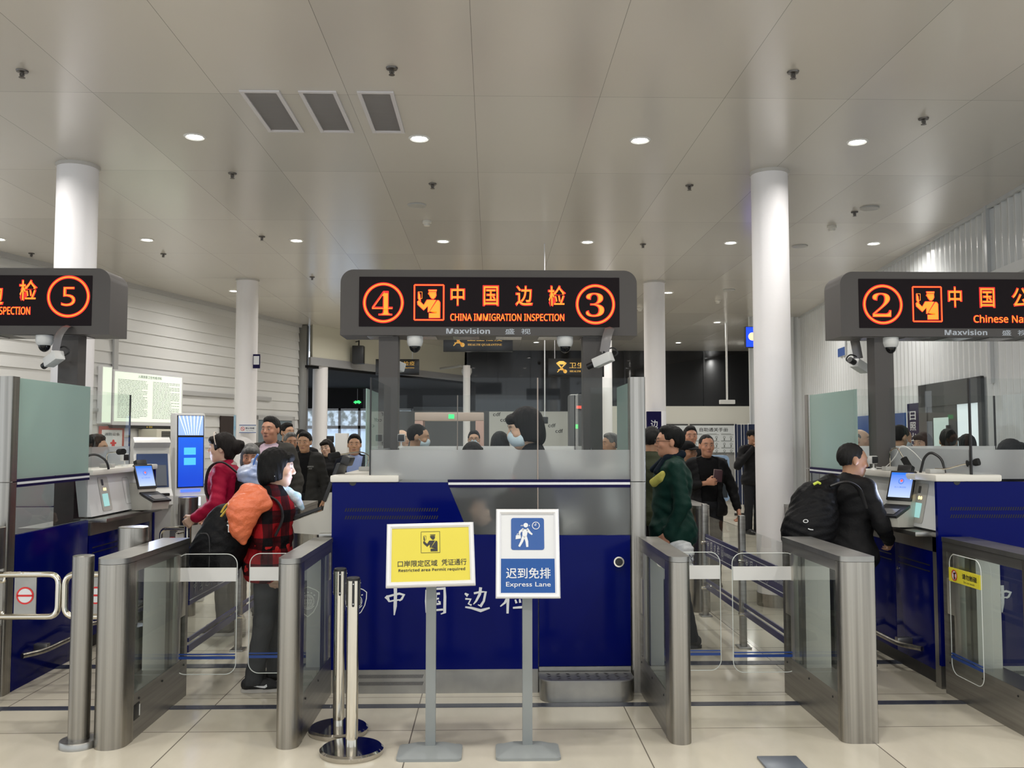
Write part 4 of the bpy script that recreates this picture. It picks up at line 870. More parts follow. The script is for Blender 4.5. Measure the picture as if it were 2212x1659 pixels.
def person(label, x, y, H, rz, skin=(.42, .25, .16), hair='short', hcol='black', top=None, opn=None, inner=None, trousers=None, fem=False, lean=0., head=(0, 0, 0), aL=None, aR=None, hands=(1, 1),
           curl=(.5, .5), extras=(), h=.009, stout=1., z0=0., hem=.80, group=None, legs=((0, 0), (0, 0)), shoes=SHOEB, turn=0., lips=(.30, .11, .09), collar=True, pal=(None, None), hs=1.):
    root = thing('person', label, 'person', (x, y, z0)); 
    if group: root['group'] = group
    sc = H / 1.70; M = Matrix.Translation((x, y, z0)) @ Matrix.Rotation(rz, 4, 'Z') @ Matrix.Scale(sc, 4); hh = h / sc
    RL = rotm(0, lean, 0); RT = rotm(turn); hipc = np.array([0, 0, .95])
    def S(*p): return RT @ (RL @ (np.array(p, float) - hipc)) + hipc        # upper body follows the lean (towards -y) and the turn
    RU = RT @ RL
    sw = .152 if fem else .175
    sh = {-1: S(-sw, .005, 1.375), 1: S(sw, .005, 1.375)}
    arms = {}
    for s_, a in ((1, aL), (-1, aR)):
        if a is None: a = ((.06, .04, -.27), (.07, -.03, -.51))
        arms[s_] = (sh[s_] + np.array([a[0][0] * s_, a[0][1], a[0][2]]), sh[s_] + np.array([a[1][0] * s_, a[1][1], a[1][2]]))
    hc = S(0, -.020, 1.578); RH = RU @ rotm(*head) @ rotm(0, -lean * .7); K = .97 * hs * (1.70 / H) ** .75
    skin = tuple(min(.8, q * 1.22) for q in skin)
    def Hd(*p): return hc + RH @ (np.array(p, float) * K)
    lg = {}
    for s_, (fw, sd) in ((1, legs[0]), (-1, legs[1])):
        lg[s_] = (np.array([.085 * s_, 0, .90]), np.array([(.088 + sd * .5) * s_, -fw * .5 - .015, .49]), np.array([(.088 + sd) * s_, -fw + .02, .085]))
    pts = [hc + .2, hc - .2] + [q for v in arms.values() for q in v] + [q for v in lg.values() for q in v] + [np.array([0, .2, 0]), np.array([0, -.25, .2])]
    lo = np.min(pts, 0) - .16; hi = np.max(pts, 0) + .16; lo[2] = -.01
    # ---- body
    F = Field(lo, hi, hh); w = stout
    def torso(F, g=0., k=.06):
        F.ell((0, .005, .95), ((.15 if fem else .14) * w + g, .10 * w + g, .12 + g), k); F.ell(S(0, -.012 * w, 1.08), (.13 * w + g, .10 * w + g, .15 + g), k, R=RU)
        F.ell(S(0, .0, 1.26), ((.14 if fem else .158) * w + g, .105 * w + g, .17 + g), k, R=RU); F.cone(S(-sw + .05, .005, 1.385), S(sw - .05, .005, 1.385), .052 + g, .052 + g, k)
        if fem: F.ell(S(0, -.07, 1.25), (.12 * w + g, .06 + g, .07 + g), .05, R=RU)
    torso(F)
    F.cone(S(0, .015, 1.40), hc + RH @ np.array([0, .02, -.07]), .055, .05, .03)
    for s_ in (1, -1):
        e, wr = arms[s_]; F.cone(sh[s_], e, .047, .037, .03); F.cone(e, wr, .036, .025, .02)
        if hands[0 if s_ == 1 else 1]:
            d = (wr - e) / np.linalg.norm(wr - e); pn = pal[0 if s_ == 1 else 1]; n_ = np.array(pn if pn is not None else (-s_, 0, 0), float) ; n_ -= d * (n_ @ d); n_ /= np.linalg.norm(n_) + 1e-9; sd = np.cross(d, n_)   # n_: palm side
            cu = curl[0 if s_ == 1 else 1]; tside = -1 if np.cross(d, n_) @ np.array([0, -1, 0]) < 0 else 1
            for q in range(4):
                off = (q - 1.5) * .021; kn = wr + d * (.085 - .006 * abs(q - 1)) + sd * off * tside * -1; F.cone(wr + sd * off * -.4 * tside + d * .012, kn, .017, .012, .012)
                a1 = cu * (1 + .08 * q); p0 = kn
                for L_, r_ in ((.042, .0095), (.028, .0085), (.022, .0075)):
                    dd = d * math.cos(a1) + n_ * math.sin(a1); p1 = p0 + dd * L_ * (1 - .1 * (q == 3)); F.cone(p0, p1, r_ + .001, r_, .006); p0 = p1; a1 += cu * .9
            b0 = wr + d * .02 + sd * tside * .03; b1 = b0 + d * .042 + sd * tside * .028 + n_ * .018; F.cone(wr + d * .02, b0, .017, .016, .012); F.cone(b0, b1, .015, .011, .01); F.cone(b1, b1 + d * .034 + n_ * .01 * (1 + cu), .0105, .008, .006)
        a, kn, an = lg[s_]; F.cone(a, kn, .08 * min(w, 1.1), .05, .04); F.cone(kn, an, .05, .036, .03); F.cone(an + (0, .01, -.035), an + (0, -.11, -.048), .028, .02, .03)
    # head
    def he(c, r, k=.02, op='u'): F.ell(Hd(*c), tuple(q * K for q in r), k, op, R=RH)
    def hcn(a, b, ra, rb, k=.012): F.cone(Hd(*a), Hd(*b), ra * K, rb * K, k)
    he((0, .018, .032), (.077, .097, .093), .02); he((0, -.028, -.035), (.064, .068, .082), .035); he((0, -.055, -.088), (.036, .034, .03), .03)
    he((0, -.035, .03), (.066, .062, .065), .02)
    for s_ in (1, -1):
        hcn((.012 * s_, -.092, .034), (.046 * s_, -.08, .033), .010, .009, .012); he((.033 * s_, -.099, .008), (.019, .013, .011), .012, 's'); he((.045 * s_, -.066, -.022), (.023, .022, .02), .02)
        he((.079 * s_, .012, -.004), (.010, .020, .034), .008); he((.031 * s_, -.085, .014), (.017, .010, .008), .006); he((.031 * s_, -.085, -.003), (.016, .010, .007), .006)
        hcn((0, -.108, -.026), (.012 * s_, -.100, -.026), .009, .0085, .008)
    hcn((0, -.092, .022), (0, -.112, -.018), .0085, .0105, .012); hcn((-.020, -.090, -.0545), (.020, -.090, -.0545), .0065, .0065, .008); hcn((-.016, -.089, -.0655), (.016, -.089, -.0655), .0075, .0075, .008)
    hcn((-.008, -.096, -.0535), (.008, -.096, -.0535), .006, .006, .006); F.cut(lambda X, Y, Z: .5 + 0 * (X + Y + Z), lo=hc - .01, hi=hc + .01)
    V, Q = F.mesh()
    L_ = ((V - hc) @ RH) / K; C = np.tile(np.array(skin), (len(V), 1))
    def blend(wt, col): C[:] = C * (1 - wt[:, None]) + np.array(col) * wt[:, None]
    def gs(c, r): return np.exp(-(((L_[:, 0] - c[0]) / r[0]) ** 2 + ((L_[:, 1] - c[1]) / r[1]) ** 2 + ((L_[:, 2] - c[2]) / r[2]) ** 2))
    blend(.35 * gs((.045, -.07, -.02), (.03, .04, .03)) + .35 * gs((-.045, -.07, -.02), (.03, .04, .03)), (skin[0] * 1.05, skin[1] * .8, skin[2] * .78))
    blend(np.clip(1.3 * gs((0, -.098, -.06), (.022, .02, .0095)), 0, .85), lips); blend(np.clip(gs((0, -.1, -.06), (.022, .03, .003)), 0, .7), (lips[0] * .3, lips[1] * .3, lips[2] * .3))
    for s_ in (1, -1): blend(np.clip(1.2 * gs((.032 * s_, -.09, .0335), (.019, .03, .0065)), 0, .8), (.02, .016, .014)); blend(.5 * gs((.032 * s_, -.09, -.008), (.016, .03, .008)), tuple(q * .6 for q in skin))
    for s_ in (1, -1): blend(.35 * gs((.029 * s_, -.09, -.042), (.005, .03, .016)), tuple(q * .55 for q in skin))  # folds beside the mouth: crease shade darkened into the skin colour
    body = np_mesh('body', V, Q, SKIN, root, C, M)
    # ---- eyes
    if 'noeyes' not in extras:
        for s_ in (1, -1):
            m = MB(); c = Hd(.031 * s_, -.0905, .0075); m.ball((0, 0, 0), (.0135 * K, .006 * K, .0040 * K), 12); m.mi = 1; m.ball((0, -.0035 * K, 0), (.0058 * K, .0045 * K, .0043 * K), 10)
            m.xf(M @ Matrix.Translation(c) @ Matrix(RH.tolist()).to_4x4()); m.build('eye', [EYEW, IRIS], root)
    # ---- hair
    if hair != 'none':
        G = Field(hc - .2, hc + .2, min(hh, .007)); 
        def ge(c, r, k=.02, op='u'): G.ell(Hd(*c), tuple(q * K for q in r), k, op, R=RH)
        if hair in ('short', 'receding', 'crew', 'bald', 'thinning'):
            t_ = .004 if hair in ('crew', 'bald') else .008
            ge((0, .020, .034), (.079 + t_, .099 + t_, .096 + t_)); 
            if hair == 'short': ge((0, -.03, .105), (.055, .05, .032), .03)
            if hair == 'bald': ge((0, -.04, .11), (.088, .125, .09), .01, 's'); ge((0, -.12, .03), (.12, .11, .15), .01, 's')
            if hair == 'receding': ge((0, -.105, .085), (.07, .07, .06), .02, 's')
            ge((0, -.116, -.02), (.082, .088, .118), .012, 's'); ge((0, -.02, -.125), (.14, .14, .105), .012, 's'); ge((.075, -.03, -.02), (.03, .035, .04), .01, 's'); ge((-.075, -.03, -.02), (.03, .035, .04), .01, 's')
            for s_ in (1, -1): ge((.085 * s_, .012, -.012), (.03, .024, .04), .008, 's')
        else:
            ge((0, .018, .038), (.091, .108, .105)); ge((0, .035, -.03), (.088, .085, .09), .04)
            if hair == 'bob': ge((0, .03, -.06), (.094, .082, .075), .04)
            if hair == 'bun': ge((0, .125, .01), (.06, .05, .065), .015); ge((.0, .155, .03), (.035, .04, .04), .015)
            ge((0, -.125, -.045), (.080, .1, .118), .015, 's'); ge((0, -.03, -.15), (.15, .12, .085), .015, 's')
            if hair == 'bun': ge((.08, .0, -.05), (.04, .045, .05), .015, 's'); ge((-.08, .0, -.05), (.04, .045, .05), .015, 's')
            ge((0, -.075, .075), (.068, .035, .035), .02)
        sl, X, Y, Z = G.sub(G.lo, G.lo + G.n * G.h); G.D += (.003 * np.sin(150 * X + 40 * Z) * np.sin(140 * Y + 30 * X)).astype(np.float32) * (np.abs(G.D) < .03)
        V, Q = G.mesh(); np_mesh('hair', V, Q, HAIR[hcol], root, None, M)
    # ---- clothes
    hc2 = hh * 1.25
    def clothing(name, mt, g, ag, hem_z, sleeves=True, vopen=None, wr=.004, neck=1.47, cuff=.93):
        F = Field(lo, hi, hc2); torso(F, g, .05)
        if hem_z < .86:
            F.ell((0, .0, .87), (.182 * w + g, .132 * w + g, .17), .05)
        if collar: F.cone(S(0, .018, 1.41), S(0, .005, 1.445), .066 + g * .4, .062 + g * .4, .03)
        for s_ in (1, -1):
            e, wrp = arms[s_]
            if sleeves: F.cone(sh[s_], e, .052 + ag, .045 + ag, .035); F.cone(e, e + (wrp - e) * cuff, .046 + ag, .036 + ag * .7, .03)
            else: F.cone(sh[s_], sh[s_] + (e - sh[s_]) * .5, .052 + ag, .05 + ag, .03)
        F.wrinkle(wr, 1.0, x * 3)
        F.cut(lambda X, Y, Z: Z - hem_z + 0 * (X + Y), lo=lo, hi=(.27, .25, hem_z + .1) if hem_z > .7 else hi)
        c0 = S(0, .0, neck); nn = RU @ np.array([0, -.35, 1.]); nn /= np.linalg.norm(nn)
        F.ell(S(0, -.005, 1.50), (.062, .066, .085), .01, 's', R=RU)
        if vopen:
            zb, wb, wt = vopen
            def wedge(X, Y, Z):
                p = [X - hipc[0], Y - hipc[1], Z - hipc[2]]; xl, yl, zl = (RU[0, i] * p[0] + RU[1, i] * p[1] + RU[2, i] * p[2] for i in range(3)); zl = zl + .95
                ww = wb + (wt - wb) * np.clip((zl - zb) / (1.45 - zb), 0, 1)
                return np.maximum(np.maximum(np.abs(xl) - ww, yl + .03), zb - zl)
            F.cut(wedge, .008)
        V, Q = F.mesh(); return np_mesh(name, V, Q, mt, root, None, M)
    if inner is not None: clothing('shirt', inner, .010, .006, .86, sleeves=False, wr=.002)
    if top is not None: clothing('jacket', top, .022, .015, hem, vopen=opn, wr=.008)
    F = Field(lo, hi, hc2); tt = trousers or DENIM
    F.ell((0, .005, .93), (.155 * w + .012, .11 * w + .012, .10), .04)
    for s_ in (1, -1):
        a, kn, an = lg[s_]; F.cone(a, kn, .088 * min(w, 1.1) + .008, .068, .04); F.cone(kn, an + (0, -.005, -.03), .07, .066, .03)
    F.wrinkle(.004, .9, y); F.cut(lambda X, Y, Z: 1.02 - Z + 0 * (X + Y) if False else Z * 0 + (X + Y) * 0 + .055 * 0 + (Z - .05), k=.006, lo=lo, hi=(hi[0], hi[1], .2))
    V, Q = F.mesh(); np_mesh('trousers', V, Q, tt, root, None, M)
    for s_ in (1, -1):
        an = lg[s_][2]; G = Field(an - (.08, .25, .1), an + (.08, .12, .08), min(hc2, .009))
        G.cone(an + (0, .035, -.03), an + (0, -.11, -.042), .046, .040, .03); G.cone(an + (0, -.1, -.042), an + (0.008 * s_, -.185, -.052), .042, .028, .03); G.cut(lambda X, Y, Z: Z - .022 + 0 * (X + Y), .004); V, Q = G.mesh(); so_ = np_mesh('shoe', V, Q, shoes, root, None, M)
        m = MB(); P = []
        for t in range(28):
            a = 2 * PI * t / 28; yy = -.068 + .15 * -math.cos(a); P.append((.041 * math.sin(a) * (1 - .12 * math.cos(a)), yy + 0))
        m.prism([(an[0] + p, an[1] + q) for p, q in P], .001, .026); m.xf(M); m.build('sole', SOLE if 'sneaker' in extras else BLACKP, so_)
    # ---- extras
    if 'mask' in extras:
        G = Field(hc - .16, hc + .16, .006); G.ell(Hd(0, -.035, -.052), (.072 * K, .079 * K, .060 * K), .01, R=RH); G.ell(Hd(0, -.085, -.025), (.035 * K, .034 * K, .03 * K), .03, R=RH)
        Rt = RH; G.cut(lambda X, Y, Z: 0 - ((Rt[0, 1] * (X - hc[0]) + Rt[1, 1] * (Y - hc[1]) + Rt[2, 1] * (Z - hc[2])) + .03), .004)
        V, Q = G.mesh(); fm = np_mesh('face_mask', V, Q, MASKW, root, None, M)
        for s_ in (1, -1): m = MB(); m.tube([Hd(.066 * s_, -.035, -.03), Hd(.078 * s_, .0, .0), Hd(.082 * s_, .02, .01)], .0022, 5); m.xf(M).build('ear_loop', MASKW, fm)
    if 'glasses' in extras:
        m = MB()
        for s_ in (1, -1):
            m.tube([Hd(.033 * s_ + .024 * math.cos(a), -.113, .005 + .017 * math.sin(a)) for a in [i * PI / 8 for i in range(16)]], .0016, 5, closed=True); m.tube([Hd(.057 * s_, -.111, .01), Hd(.081 * s_, -.05, .012), Hd(.083 * s_, .01, .008)], .0018, 5)
        m.tube([Hd(-.009, -.114, .01), Hd(.009, -.114, .01)], .0016, 5); m.xf(M).build('glasses', GLASSF, root)
    if 'cap' in extras:
        G = Field(hc - .22, hc + .22, .006); G.ell(Hd(0, .018, .055), (.092 * K, .112 * K, .085 * K), .01, R=RH)
        Rt = RH; G.cut(lambda X, Y, Z: (Rt[0, 2] * (X - hc[0]) + Rt[1, 2] * (Y - hc[1]) + Rt[2, 2] * (Z - hc[2])) - .045, .004); G.ell(Hd(0, -.115, .05), (.072 * K, .075 * K, .010 * K), .012, R=RH)
        V, Q = G.mesh(); np_mesh('cap', V, Q, cloth('black_cap_cloth', (.008, .008, .009)), root, None, M)
    return dict(root=root, M=M, Hd=Hd, S=S, arms=arms, sh=sh, RU=RU, RH=RH, hc=hc, lg=lg, sc=sc)
def extra(pp, name, mt, build, lo, hi, h=.008, parent=None, wr=0.):
    """a worn piece built as its own field in the person's frame"""
    F = Field(lo, hi, h); build(F)
    if wr: F.wrinkle(wr, 1.3)
    V, Q = F.mesh(); return np_mesh(name, V, Q, mt, parent or pp['root'], None, pp['M'])
# ------------------------------------------------------------------ the travellers and officers, each where the photo shows them
def sm(P, n=6):
    P = [Vector(p) for p in P]; Q = [P[0]] + P + [P[-1]]; out = []
    for a, b, c, d_ in zip(Q, Q[1:], Q[2:], Q[3:]):
        for i in range(n):
            t = i / n; out.append(.5 * ((2 * b) + (c - a) * t + (2 * a - 5 * b + 4 * c - d_) * t * t + (3 * b - a - 3 * c + d_) * t ** 3))
    return out + [P[-1]]
def hx(px, Y): return (px - 1060) * Y / 1950 * (1.0)
PLAID = mat('red_black_plaid_wool', (.3, .01, .015), .85, bump=(90, .3), spec=.15)
def plaid():
    nt = PLAID.node_tree; N = nt.nodes.new; L = nt.links.new; b = nt.nodes['Principled BSDF']; tc = N('ShaderNodeTexCoord'); sp = N('ShaderNodeSeparateXYZ'); L(tc.outputs['Object'], sp.inputs[0])
    def band(sock, per, off, duty):
        a = N('ShaderNodeMath'); a.operation = 'MULTIPLY_ADD'; a.inputs[1].default_value = 1 / per; a.inputs[2].default_value = off; L(sock, a.inputs[0])
        f = N('ShaderNodeMath'); f.operation = 'FRACT'; L(a.outputs[0], f.inputs[0]); g = N('ShaderNodeMath'); g.operation = 'LESS_THAN'; g.inputs[1].default_value = duty; L(f.outputs[0], g.inputs[0]); return g.outputs[0]
    add = N('ShaderNodeMath'); add.operation = 'ADD'; sxy = N('ShaderNodeMath'); sxy.operation = 'MULTIPLY_ADD'; sxy.inputs[1].default_value = .55; L(sp.outputs[1], sxy.inputs[0]); L(sp.outputs[0], sxy.inputs[2])
    L(band(sp.outputs[2], .165, .1, .52), add.inputs[0]); L(band(sxy.outputs[0], .15, .3, .5), add.inputs[1])
    thin = N('ShaderNodeMath'); thin.operation = 'MAXIMUM'; L(band(sp.outputs[2], .165, .35, .09), thin.inputs[0]); L(band(sxy.outputs[0], .15, .55, .09), thin.inputs[1])
    dv = N('ShaderNodeMath'); dv.operation = 'MULTIPLY'; dv.inputs[1].default_value = .5; L(add.outputs[0], dv.inputs[0])
    r = N('ShaderNodeValToRGB'); r.color_ramp.interpolation = 'CONSTANT'; e = r.color_ramp.elements; e[0].color = (.004, .003, .004, 1); e[0].position = 0; e[1].position = .3; e[1].color = (.05, .003, .005, 1); e.new(.8).color = (.27, .007, .011, 1); L(dv.outputs[0], r.inputs[0])
    m1 = N('ShaderNodeMix'); m1.data_type = 'RGBA'; tf = N('ShaderNodeMath'); tf.operation = 'MULTIPLY'; tf.inputs[1].default_value = .45; L(thin.outputs[0], tf.inputs[0]); L(tf.outputs[0], m1.inputs[0]); L(r.outputs[0], m1.inputs[6]); m1.inputs[7].default_value = (.006, .003, .004, 1)
    vo = N('ShaderNodeTexVoronoi'); vo.inputs['Scale'].default_value = 11; L(tc.outputs['Object'], vo.inputs['Vector']); nz = N('ShaderNodeTexNoise'); nz.inputs['Scale'].default_value = 26; L(tc.outputs['Object'], nz.inputs['Vector'])
    s1 = N('ShaderNodeMath'); s1.operation = 'MULTIPLY_ADD'; s1.inputs[1].default_value = .55; L(nz.outputs[0], s1.inputs[0]); L(vo.outputs['Distance'], s1.inputs[2]); lt = N('ShaderNodeMath'); lt.operation = 'LESS_THAN'; lt.inputs[1].default_value = .56; L(s1.outputs[0], lt.inputs[0])
    lz = N('ShaderNodeMath'); lz.operation = 'LESS_THAN'; lz.inputs[1].default_value = .92; L(sp.outputs[2], lz.inputs[0]); an = N('ShaderNodeMath'); an.operation = 'MULTIPLY'; L(lt.outputs[0], an.inputs[0]); L(lz.outputs[0], an.inputs[1])
    m2 = N('ShaderNodeMix'); m2.data_type = 'RGBA'; L(an.outputs[0], m2.inputs[0]); L(m1.outputs[2], m2.inputs[6]); m2.inputs[7].default_value = (.42, .02, .02, 1); L(m2.outputs[2], b.inputs['Base Color'])
plaid()
REDJ = cloth('crimson_jacket_cloth', (.32, .006, .035), .6, 40, .35); GREENJ = cloth('dark_green_jacket_cloth', (.008, .034, .026), .55, 40, .3); OLIVE = cloth('olive_jacket_cloth', (.035, .04, .022), .65); SLATE = cloth('slate_grey_jacket_cloth', (.055, .052, .047), .7)
PINKS = cloth('pale_pink_shirt_cloth', (.55, .42, .5), .7); BLUES = cloth('light_blue_shirt_cloth', (.28, .36, .62), .7); CHARJ = cloth('charcoal_hooded_jacket_cloth', (.03, .03, .029), .75); NAVYJ = cloth('navy_suit_cloth', (.014, .016, .026), .7); REDT = cloth('red_top_cloth', (.3, .02, .03), .8)
UNIF = cloth('black_uniform_cloth', (.012, .013, .016), .7); WHITES = cloth('white_shirt_cloth', (.6, .6, .62), .7); PALE_S = (.50, .33, .24); TAN = (.40, .23, .14); RUDDY = (.44, .22, .14); BROWN = (.32, .17, .10)
BAGK = mat('black_bag_nylon', (.006, .006, .007), .5, bump=(70, .35), spec=.15); BAGK2 = mat('black_bag_trim', (.02, .02, .022), .5)
ZIP = mat('zip_metal', (.6, .58, .55), .25, .9)
# woman in the plaid jacket at the lane four counter
p = person('woman with short black hair in a red and black plaid jacket, in profile facing right', -1.43, 5.93, 1.505, PI / 2 + .12, skin=PALE_S, hair='bob', hcol='black', top=PLAID, trousers=GREYT, fem=True, stout=1.27, lean=.04, head=(0.05, .03, 0), h=.0055, hem=.77,
           extras=('sneaker',), aR=((.07, .03, -.27), (.05, -.03, -.51)), aL=((.07, .03, -.27), (.03, -.05, -.50)), legs=((.06, .02), (-.07, .02)), lips=(.38, .13, .12), hs=1.05)
sc_ = mat('pale_blue_floral_scarf', (.36, .55, .62), .7, noise=(40, (.62, .66, .68)), bump=(60, .4))
def scarf(F):
    c = p['S'](0, .005, 1.425); F.ell(c, (.098, .094, .048), .01, R=p['RU']); F.ell(p['S'](0, -.005, 1.49), (.06, .062, .07), .015, 's', R=p['RU']); a = p['S'](.02, -.085, 1.42)
    F.cone(a, a + (.0, -.075, -.05), .034, .038, .02); F.cone(a + (0, -.075, -.05), a + (.02, -.12, -.13), .036, .022, .02)
extra(p, 'scarf', sc_, scarf, (-.3, -.4, 1.15), (.3, .3, 1.7), wr=.006)
M = p['M']; m = MB(); c = p['Hd'](-.092, .008, -.045); m.ball(tuple(c), .006, 10); m.xf(M).build('earring', mat('silver_earring', (.8, .8, .8), .15, 1), p['root'])
rs = [o for o in p['root'].children if o.name.startswith('shoe')]
m = MB(); an = p['lg'][-1][2]; pts = [(-.005, .012), (-.025, .035), (-.06, -.01), (-.03, .004), (.05, .035)]
P = [(.055, -.022), (.02, -.034), (-.035, -.046), (-.062, -.05), (-.078, -.04), (-.074, -.022), (-.056, -.034), (-.02, -.033), (.02, -.027)]
m.flat(P, Vector(an) + Vector((-.0445, -.045, .0)), (0, -1, 0), (0, 0, 1), .0) if False else m.flat([(-a_, b_) for a_, b_ in P], Vector(an) + Vector((-.053, -.03, .0)), (0, -1, 0), (0, 0, 1), .0); m.xf(p['M']).build('swoosh_mark', mat('white_shoe_mark', (.7, .72, .74), .4), rs[1] if len(rs) > 1 else p['root'], fix=False)
# her backpack and the orange carrier bag tied over it
def sdf_thing(name, label, cat, loc, mt, lo, hi, build, h=.008, wr=0., part='shell', group=None):
    t = thing(name, label, cat, loc, group); F = Field(lo, hi, h); build(F)
    if wr: F.wrinkle(wr, 1.5)
    V, Q = F.mesh(); np_mesh(part, V, Q, mt, t); return t
def f(F):
    F.ell((-1.69, 5.86, 0.96), (.155, .15, .22), .05); F.ell((-1.75, 5.86, 0.86), (.15, .16, .18), .06); F.ell((-1.83, 5.86, 0.84), (.085, .13, .14), .03); F.cone((-1.59, 5.86, 1.1), (-1.52, 5.86, 1.24), .08, .05, .05)
bp = sdf_thing('backpack', 'big black backpack worn by the woman in the plaid jacket', 'bag', (-1.71, 5.86, 0.68), BAGK, (-2.05, 5.6, 0.6), (-1.25, 6.15, 1.4), f, .007, .006)
m = MB(); m.tube(sm([(-1.55, 5.735, 1.2), (-1.45, 5.72, 1.245), (-1.35, 5.76, 1.2), (-1.31, 5.76, 1.1), (-1.35, 5.74, 0.98)]), .022, 8, flat=(1, .4)); m.build('shoulder_strap', BAGK2, bp)
m = MB(); m.tube(sm([(-1.81, 5.722, 1), (-1.75, 5.703, 0.98), (-1.745, 5.698, 0.78)]), .0045, 6); m.tube(sm([(-1.61, 5.715, 0.73), (-1.67, 5.702, 0.74), (-1.74, 5.7, 0.745)]), .004, 6); m.build('piping', BAGK2, bp)
m = MB(); m.box(-1.633, -1.618, 5.7, 5.708, 1.01, 1.05); m.box(-1.64, -1.61, 5.7, 5.708, 1.05, 1.058); m.tube(sm([(-1.625, 5.703, 1.058), (-1.635, 5.7, 1.075), (-1.62, 5.7, 1.09)]), .004, 6); m.build('zip_pull', ZIP, bp)
ORANGE = mat('orange_plastic_bag', (.72, .17, .07), .35, bump=(30, 1.0), spec=.5)
def f(F):
    F.cone((-1.47, 5.7, 1.235), (-1.53, 5.665, 1.135), .075, .095, .05); F.cone((-1.53, 5.66, 1.165), (-1.54, 5.66, 1.035), .085, .06, .05); F.cone((-1.54, 5.66, 1.035), (-1.525, 5.665, 0.955), .06, .022, .04); F.cone((-1.44, 5.69, 1.205), (-1.41, 5.7, 1.185), .06, .05, .04); F.cone((-1.53, 5.69, 1.275), (-1.57, 5.7, 1.185), .03, .03, .05)
ob = sdf_thing('carrier_bag', 'orange plastic carrier bag tied over the shoulder of the black backpack', 'bag', (-1.52, 5.66, 0.935), ORANGE, (-1.77, 5.45, 0.835), (-1.22, 5.9, 1.435), f, .006, .005)
m = MB(); m.tube(sm([(-1.67, 5.68, 1.11), (-1.63, 5.66, 1.155), (-1.59, 5.65, 1.19), (-1.54, 5.66, 1.225)]), .010, 8, flat=(1, .5)); m.tube(sm([(-1.67, 5.68, 1.135), (-1.63, 5.65, 1.185), (-1.57, 5.66, 1.215)]), .008, 8, flat=(1, .5)); m.build('yellow_tie', mat('yellow_cloth_tie', (.75, .6, .12), .7), ob)
# woman in the crimson jacket beyond the partition
p = person('woman with hair in a bun, in a crimson jacket facing left beyond the glass partition', -2.17, 7.55, 1.625, -PI / 2 + .05, skin=PALE_S, hair='bun', hcol='brown', top=REDJ, trousers=GREYT, fem=True, stout=1.32, lean=.06, h=.0065, hem=.80,
           aL=((.13, .0, -.25), (.06, -.20, -.38)), aR=((.08, .02, -.25), (.04, -.14, -.38)), extras=('sneaker',))
def scarf(F): F.ell(p['S'](0, .01, 1.43), (.09, .09, .05), .01, R=p['RU']); F.ell(p['S'](0, -.005, 1.5), (.058, .06, .07), .015, 's', R=p['RU'])
extra(p, 'scarf', mat('grey_patterned_scarf', (.3, .33, .36), .75, noise=(30, (.5, .36, .3)), bump=(60, .4)), scarf, (-.3, -.3, 1.2), (.3, .3, 1.7), wr=.005)
m = MB(); m.tube([p['Hd'](.098 * math.cos(a), -.028 - .03 * math.sin(a), .035 + .108 * math.sin(a)) for a in [PI * i / 18 for i in range(19)]], .004, 6); m.xf(p['M']).build('hair_band', mat('cream_hair_band', (.6, .5, .42), .4), p['root'])
def f(F): F.ell((-2.0, 7.52, 1.16), (.11, .15, .2), .05); F.ell((-1.93, 7.52, 1.06), (.09, .14, .12), .04)
bp = sdf_thing('backpack', 'black backpack on the back of the woman in the crimson jacket', 'bag', (-1.97, 7.52, .9), BAGK, (-2.3, 7.2, .8), (-1.7, 7.9, 1.5), f, .009, .006)
m = MB(); m.tube(sm([(-2.04, 7.40, 1.3), (-2.16, 7.34, 1.40), (-2.27, 7.36, 1.34), (-2.28, 7.34, 1.15), (-2.15, 7.33, 1.0)]), .022, 8, flat=(1, .4)); m.build('shoulder_strap', BAGK2, bp)
BLUEB = mat('pale_blue_plastic_film', (.30, .38, .62), .3, bump=(25, .6), noise=(8, (.55, .58, .68)))
def f(F): F.cone((-1.99, 7.42, 1.3), (-1.77, 7.42, 1.27), .075, .075, .04); F.cone((-1.93, 7.42, 1.24), (-1.79, 7.42, 1.23), .06, .06, .03); F.ell((-1.93, 7.44, 1.37), (.03, .03, .06), .03)
ob = sdf_thing('carrier_bag', 'pale blue plastic bag tied over the backpack of the woman in crimson', 'bag', (-1.88, 7.42, 1.18), BLUEB, (-2.23, 7.2, 1.05), (-1.53, 7.7, 1.5), f, .007, .010)
m = MB(); m.tube(sm([(-1.93, 7.42, 1.37), (-1.915, 7.41, 1.42), (-1.89, 7.4, 1.46)]), .018, 8, flat=(1, .5)); m.build('bag_knot', mat('blue_plastic_knot', (.12, .25, .65), .35), ob)
# man in the green jacket with a white bag
p = person('stout man with glasses in a dark green jacket facing left with a white bag', 1.42, 7.05, 1.68, -PI / 2 - .12, skin=RUDDY, hair='short', hcol='black', top=GREENJ, inner=NAVYJ, fem=False, stout=1.28, h=.006, hem=.74, extras=('glasses',),
           aL=((.09, .05, -.27), (.06, -.06, -.50)), curl=(.8, .5), lean=.0, legs=((-.1, .01), (.12, .01)))
def coll(F): F.cone(p['S'](-.06, -.03, 1.46), p['S'](.0, .075, 1.485), .027, .027, .03); F.cone(p['S'](.06, -.03, 1.46), p['S'](.0, .075, 1.485), .027, .027, .03); F.cone(p['S'](.07, -.06, 1.45), p['S'](.10, -.13, 1.35), .024, .026, .04); F.cone(p['S'](-.07, -.06, 1.45), p['S'](-.08, -.15, 1.36), .024, .026, .04); F.ell(p['hc'], (.075, .08, .14), .01, 's')
extra(p, 'collar', cloth('navy_collar_cloth', (.008, .014, .024)), coll, (-.3, -.3, 1.2), (.3, .3, 1.7))
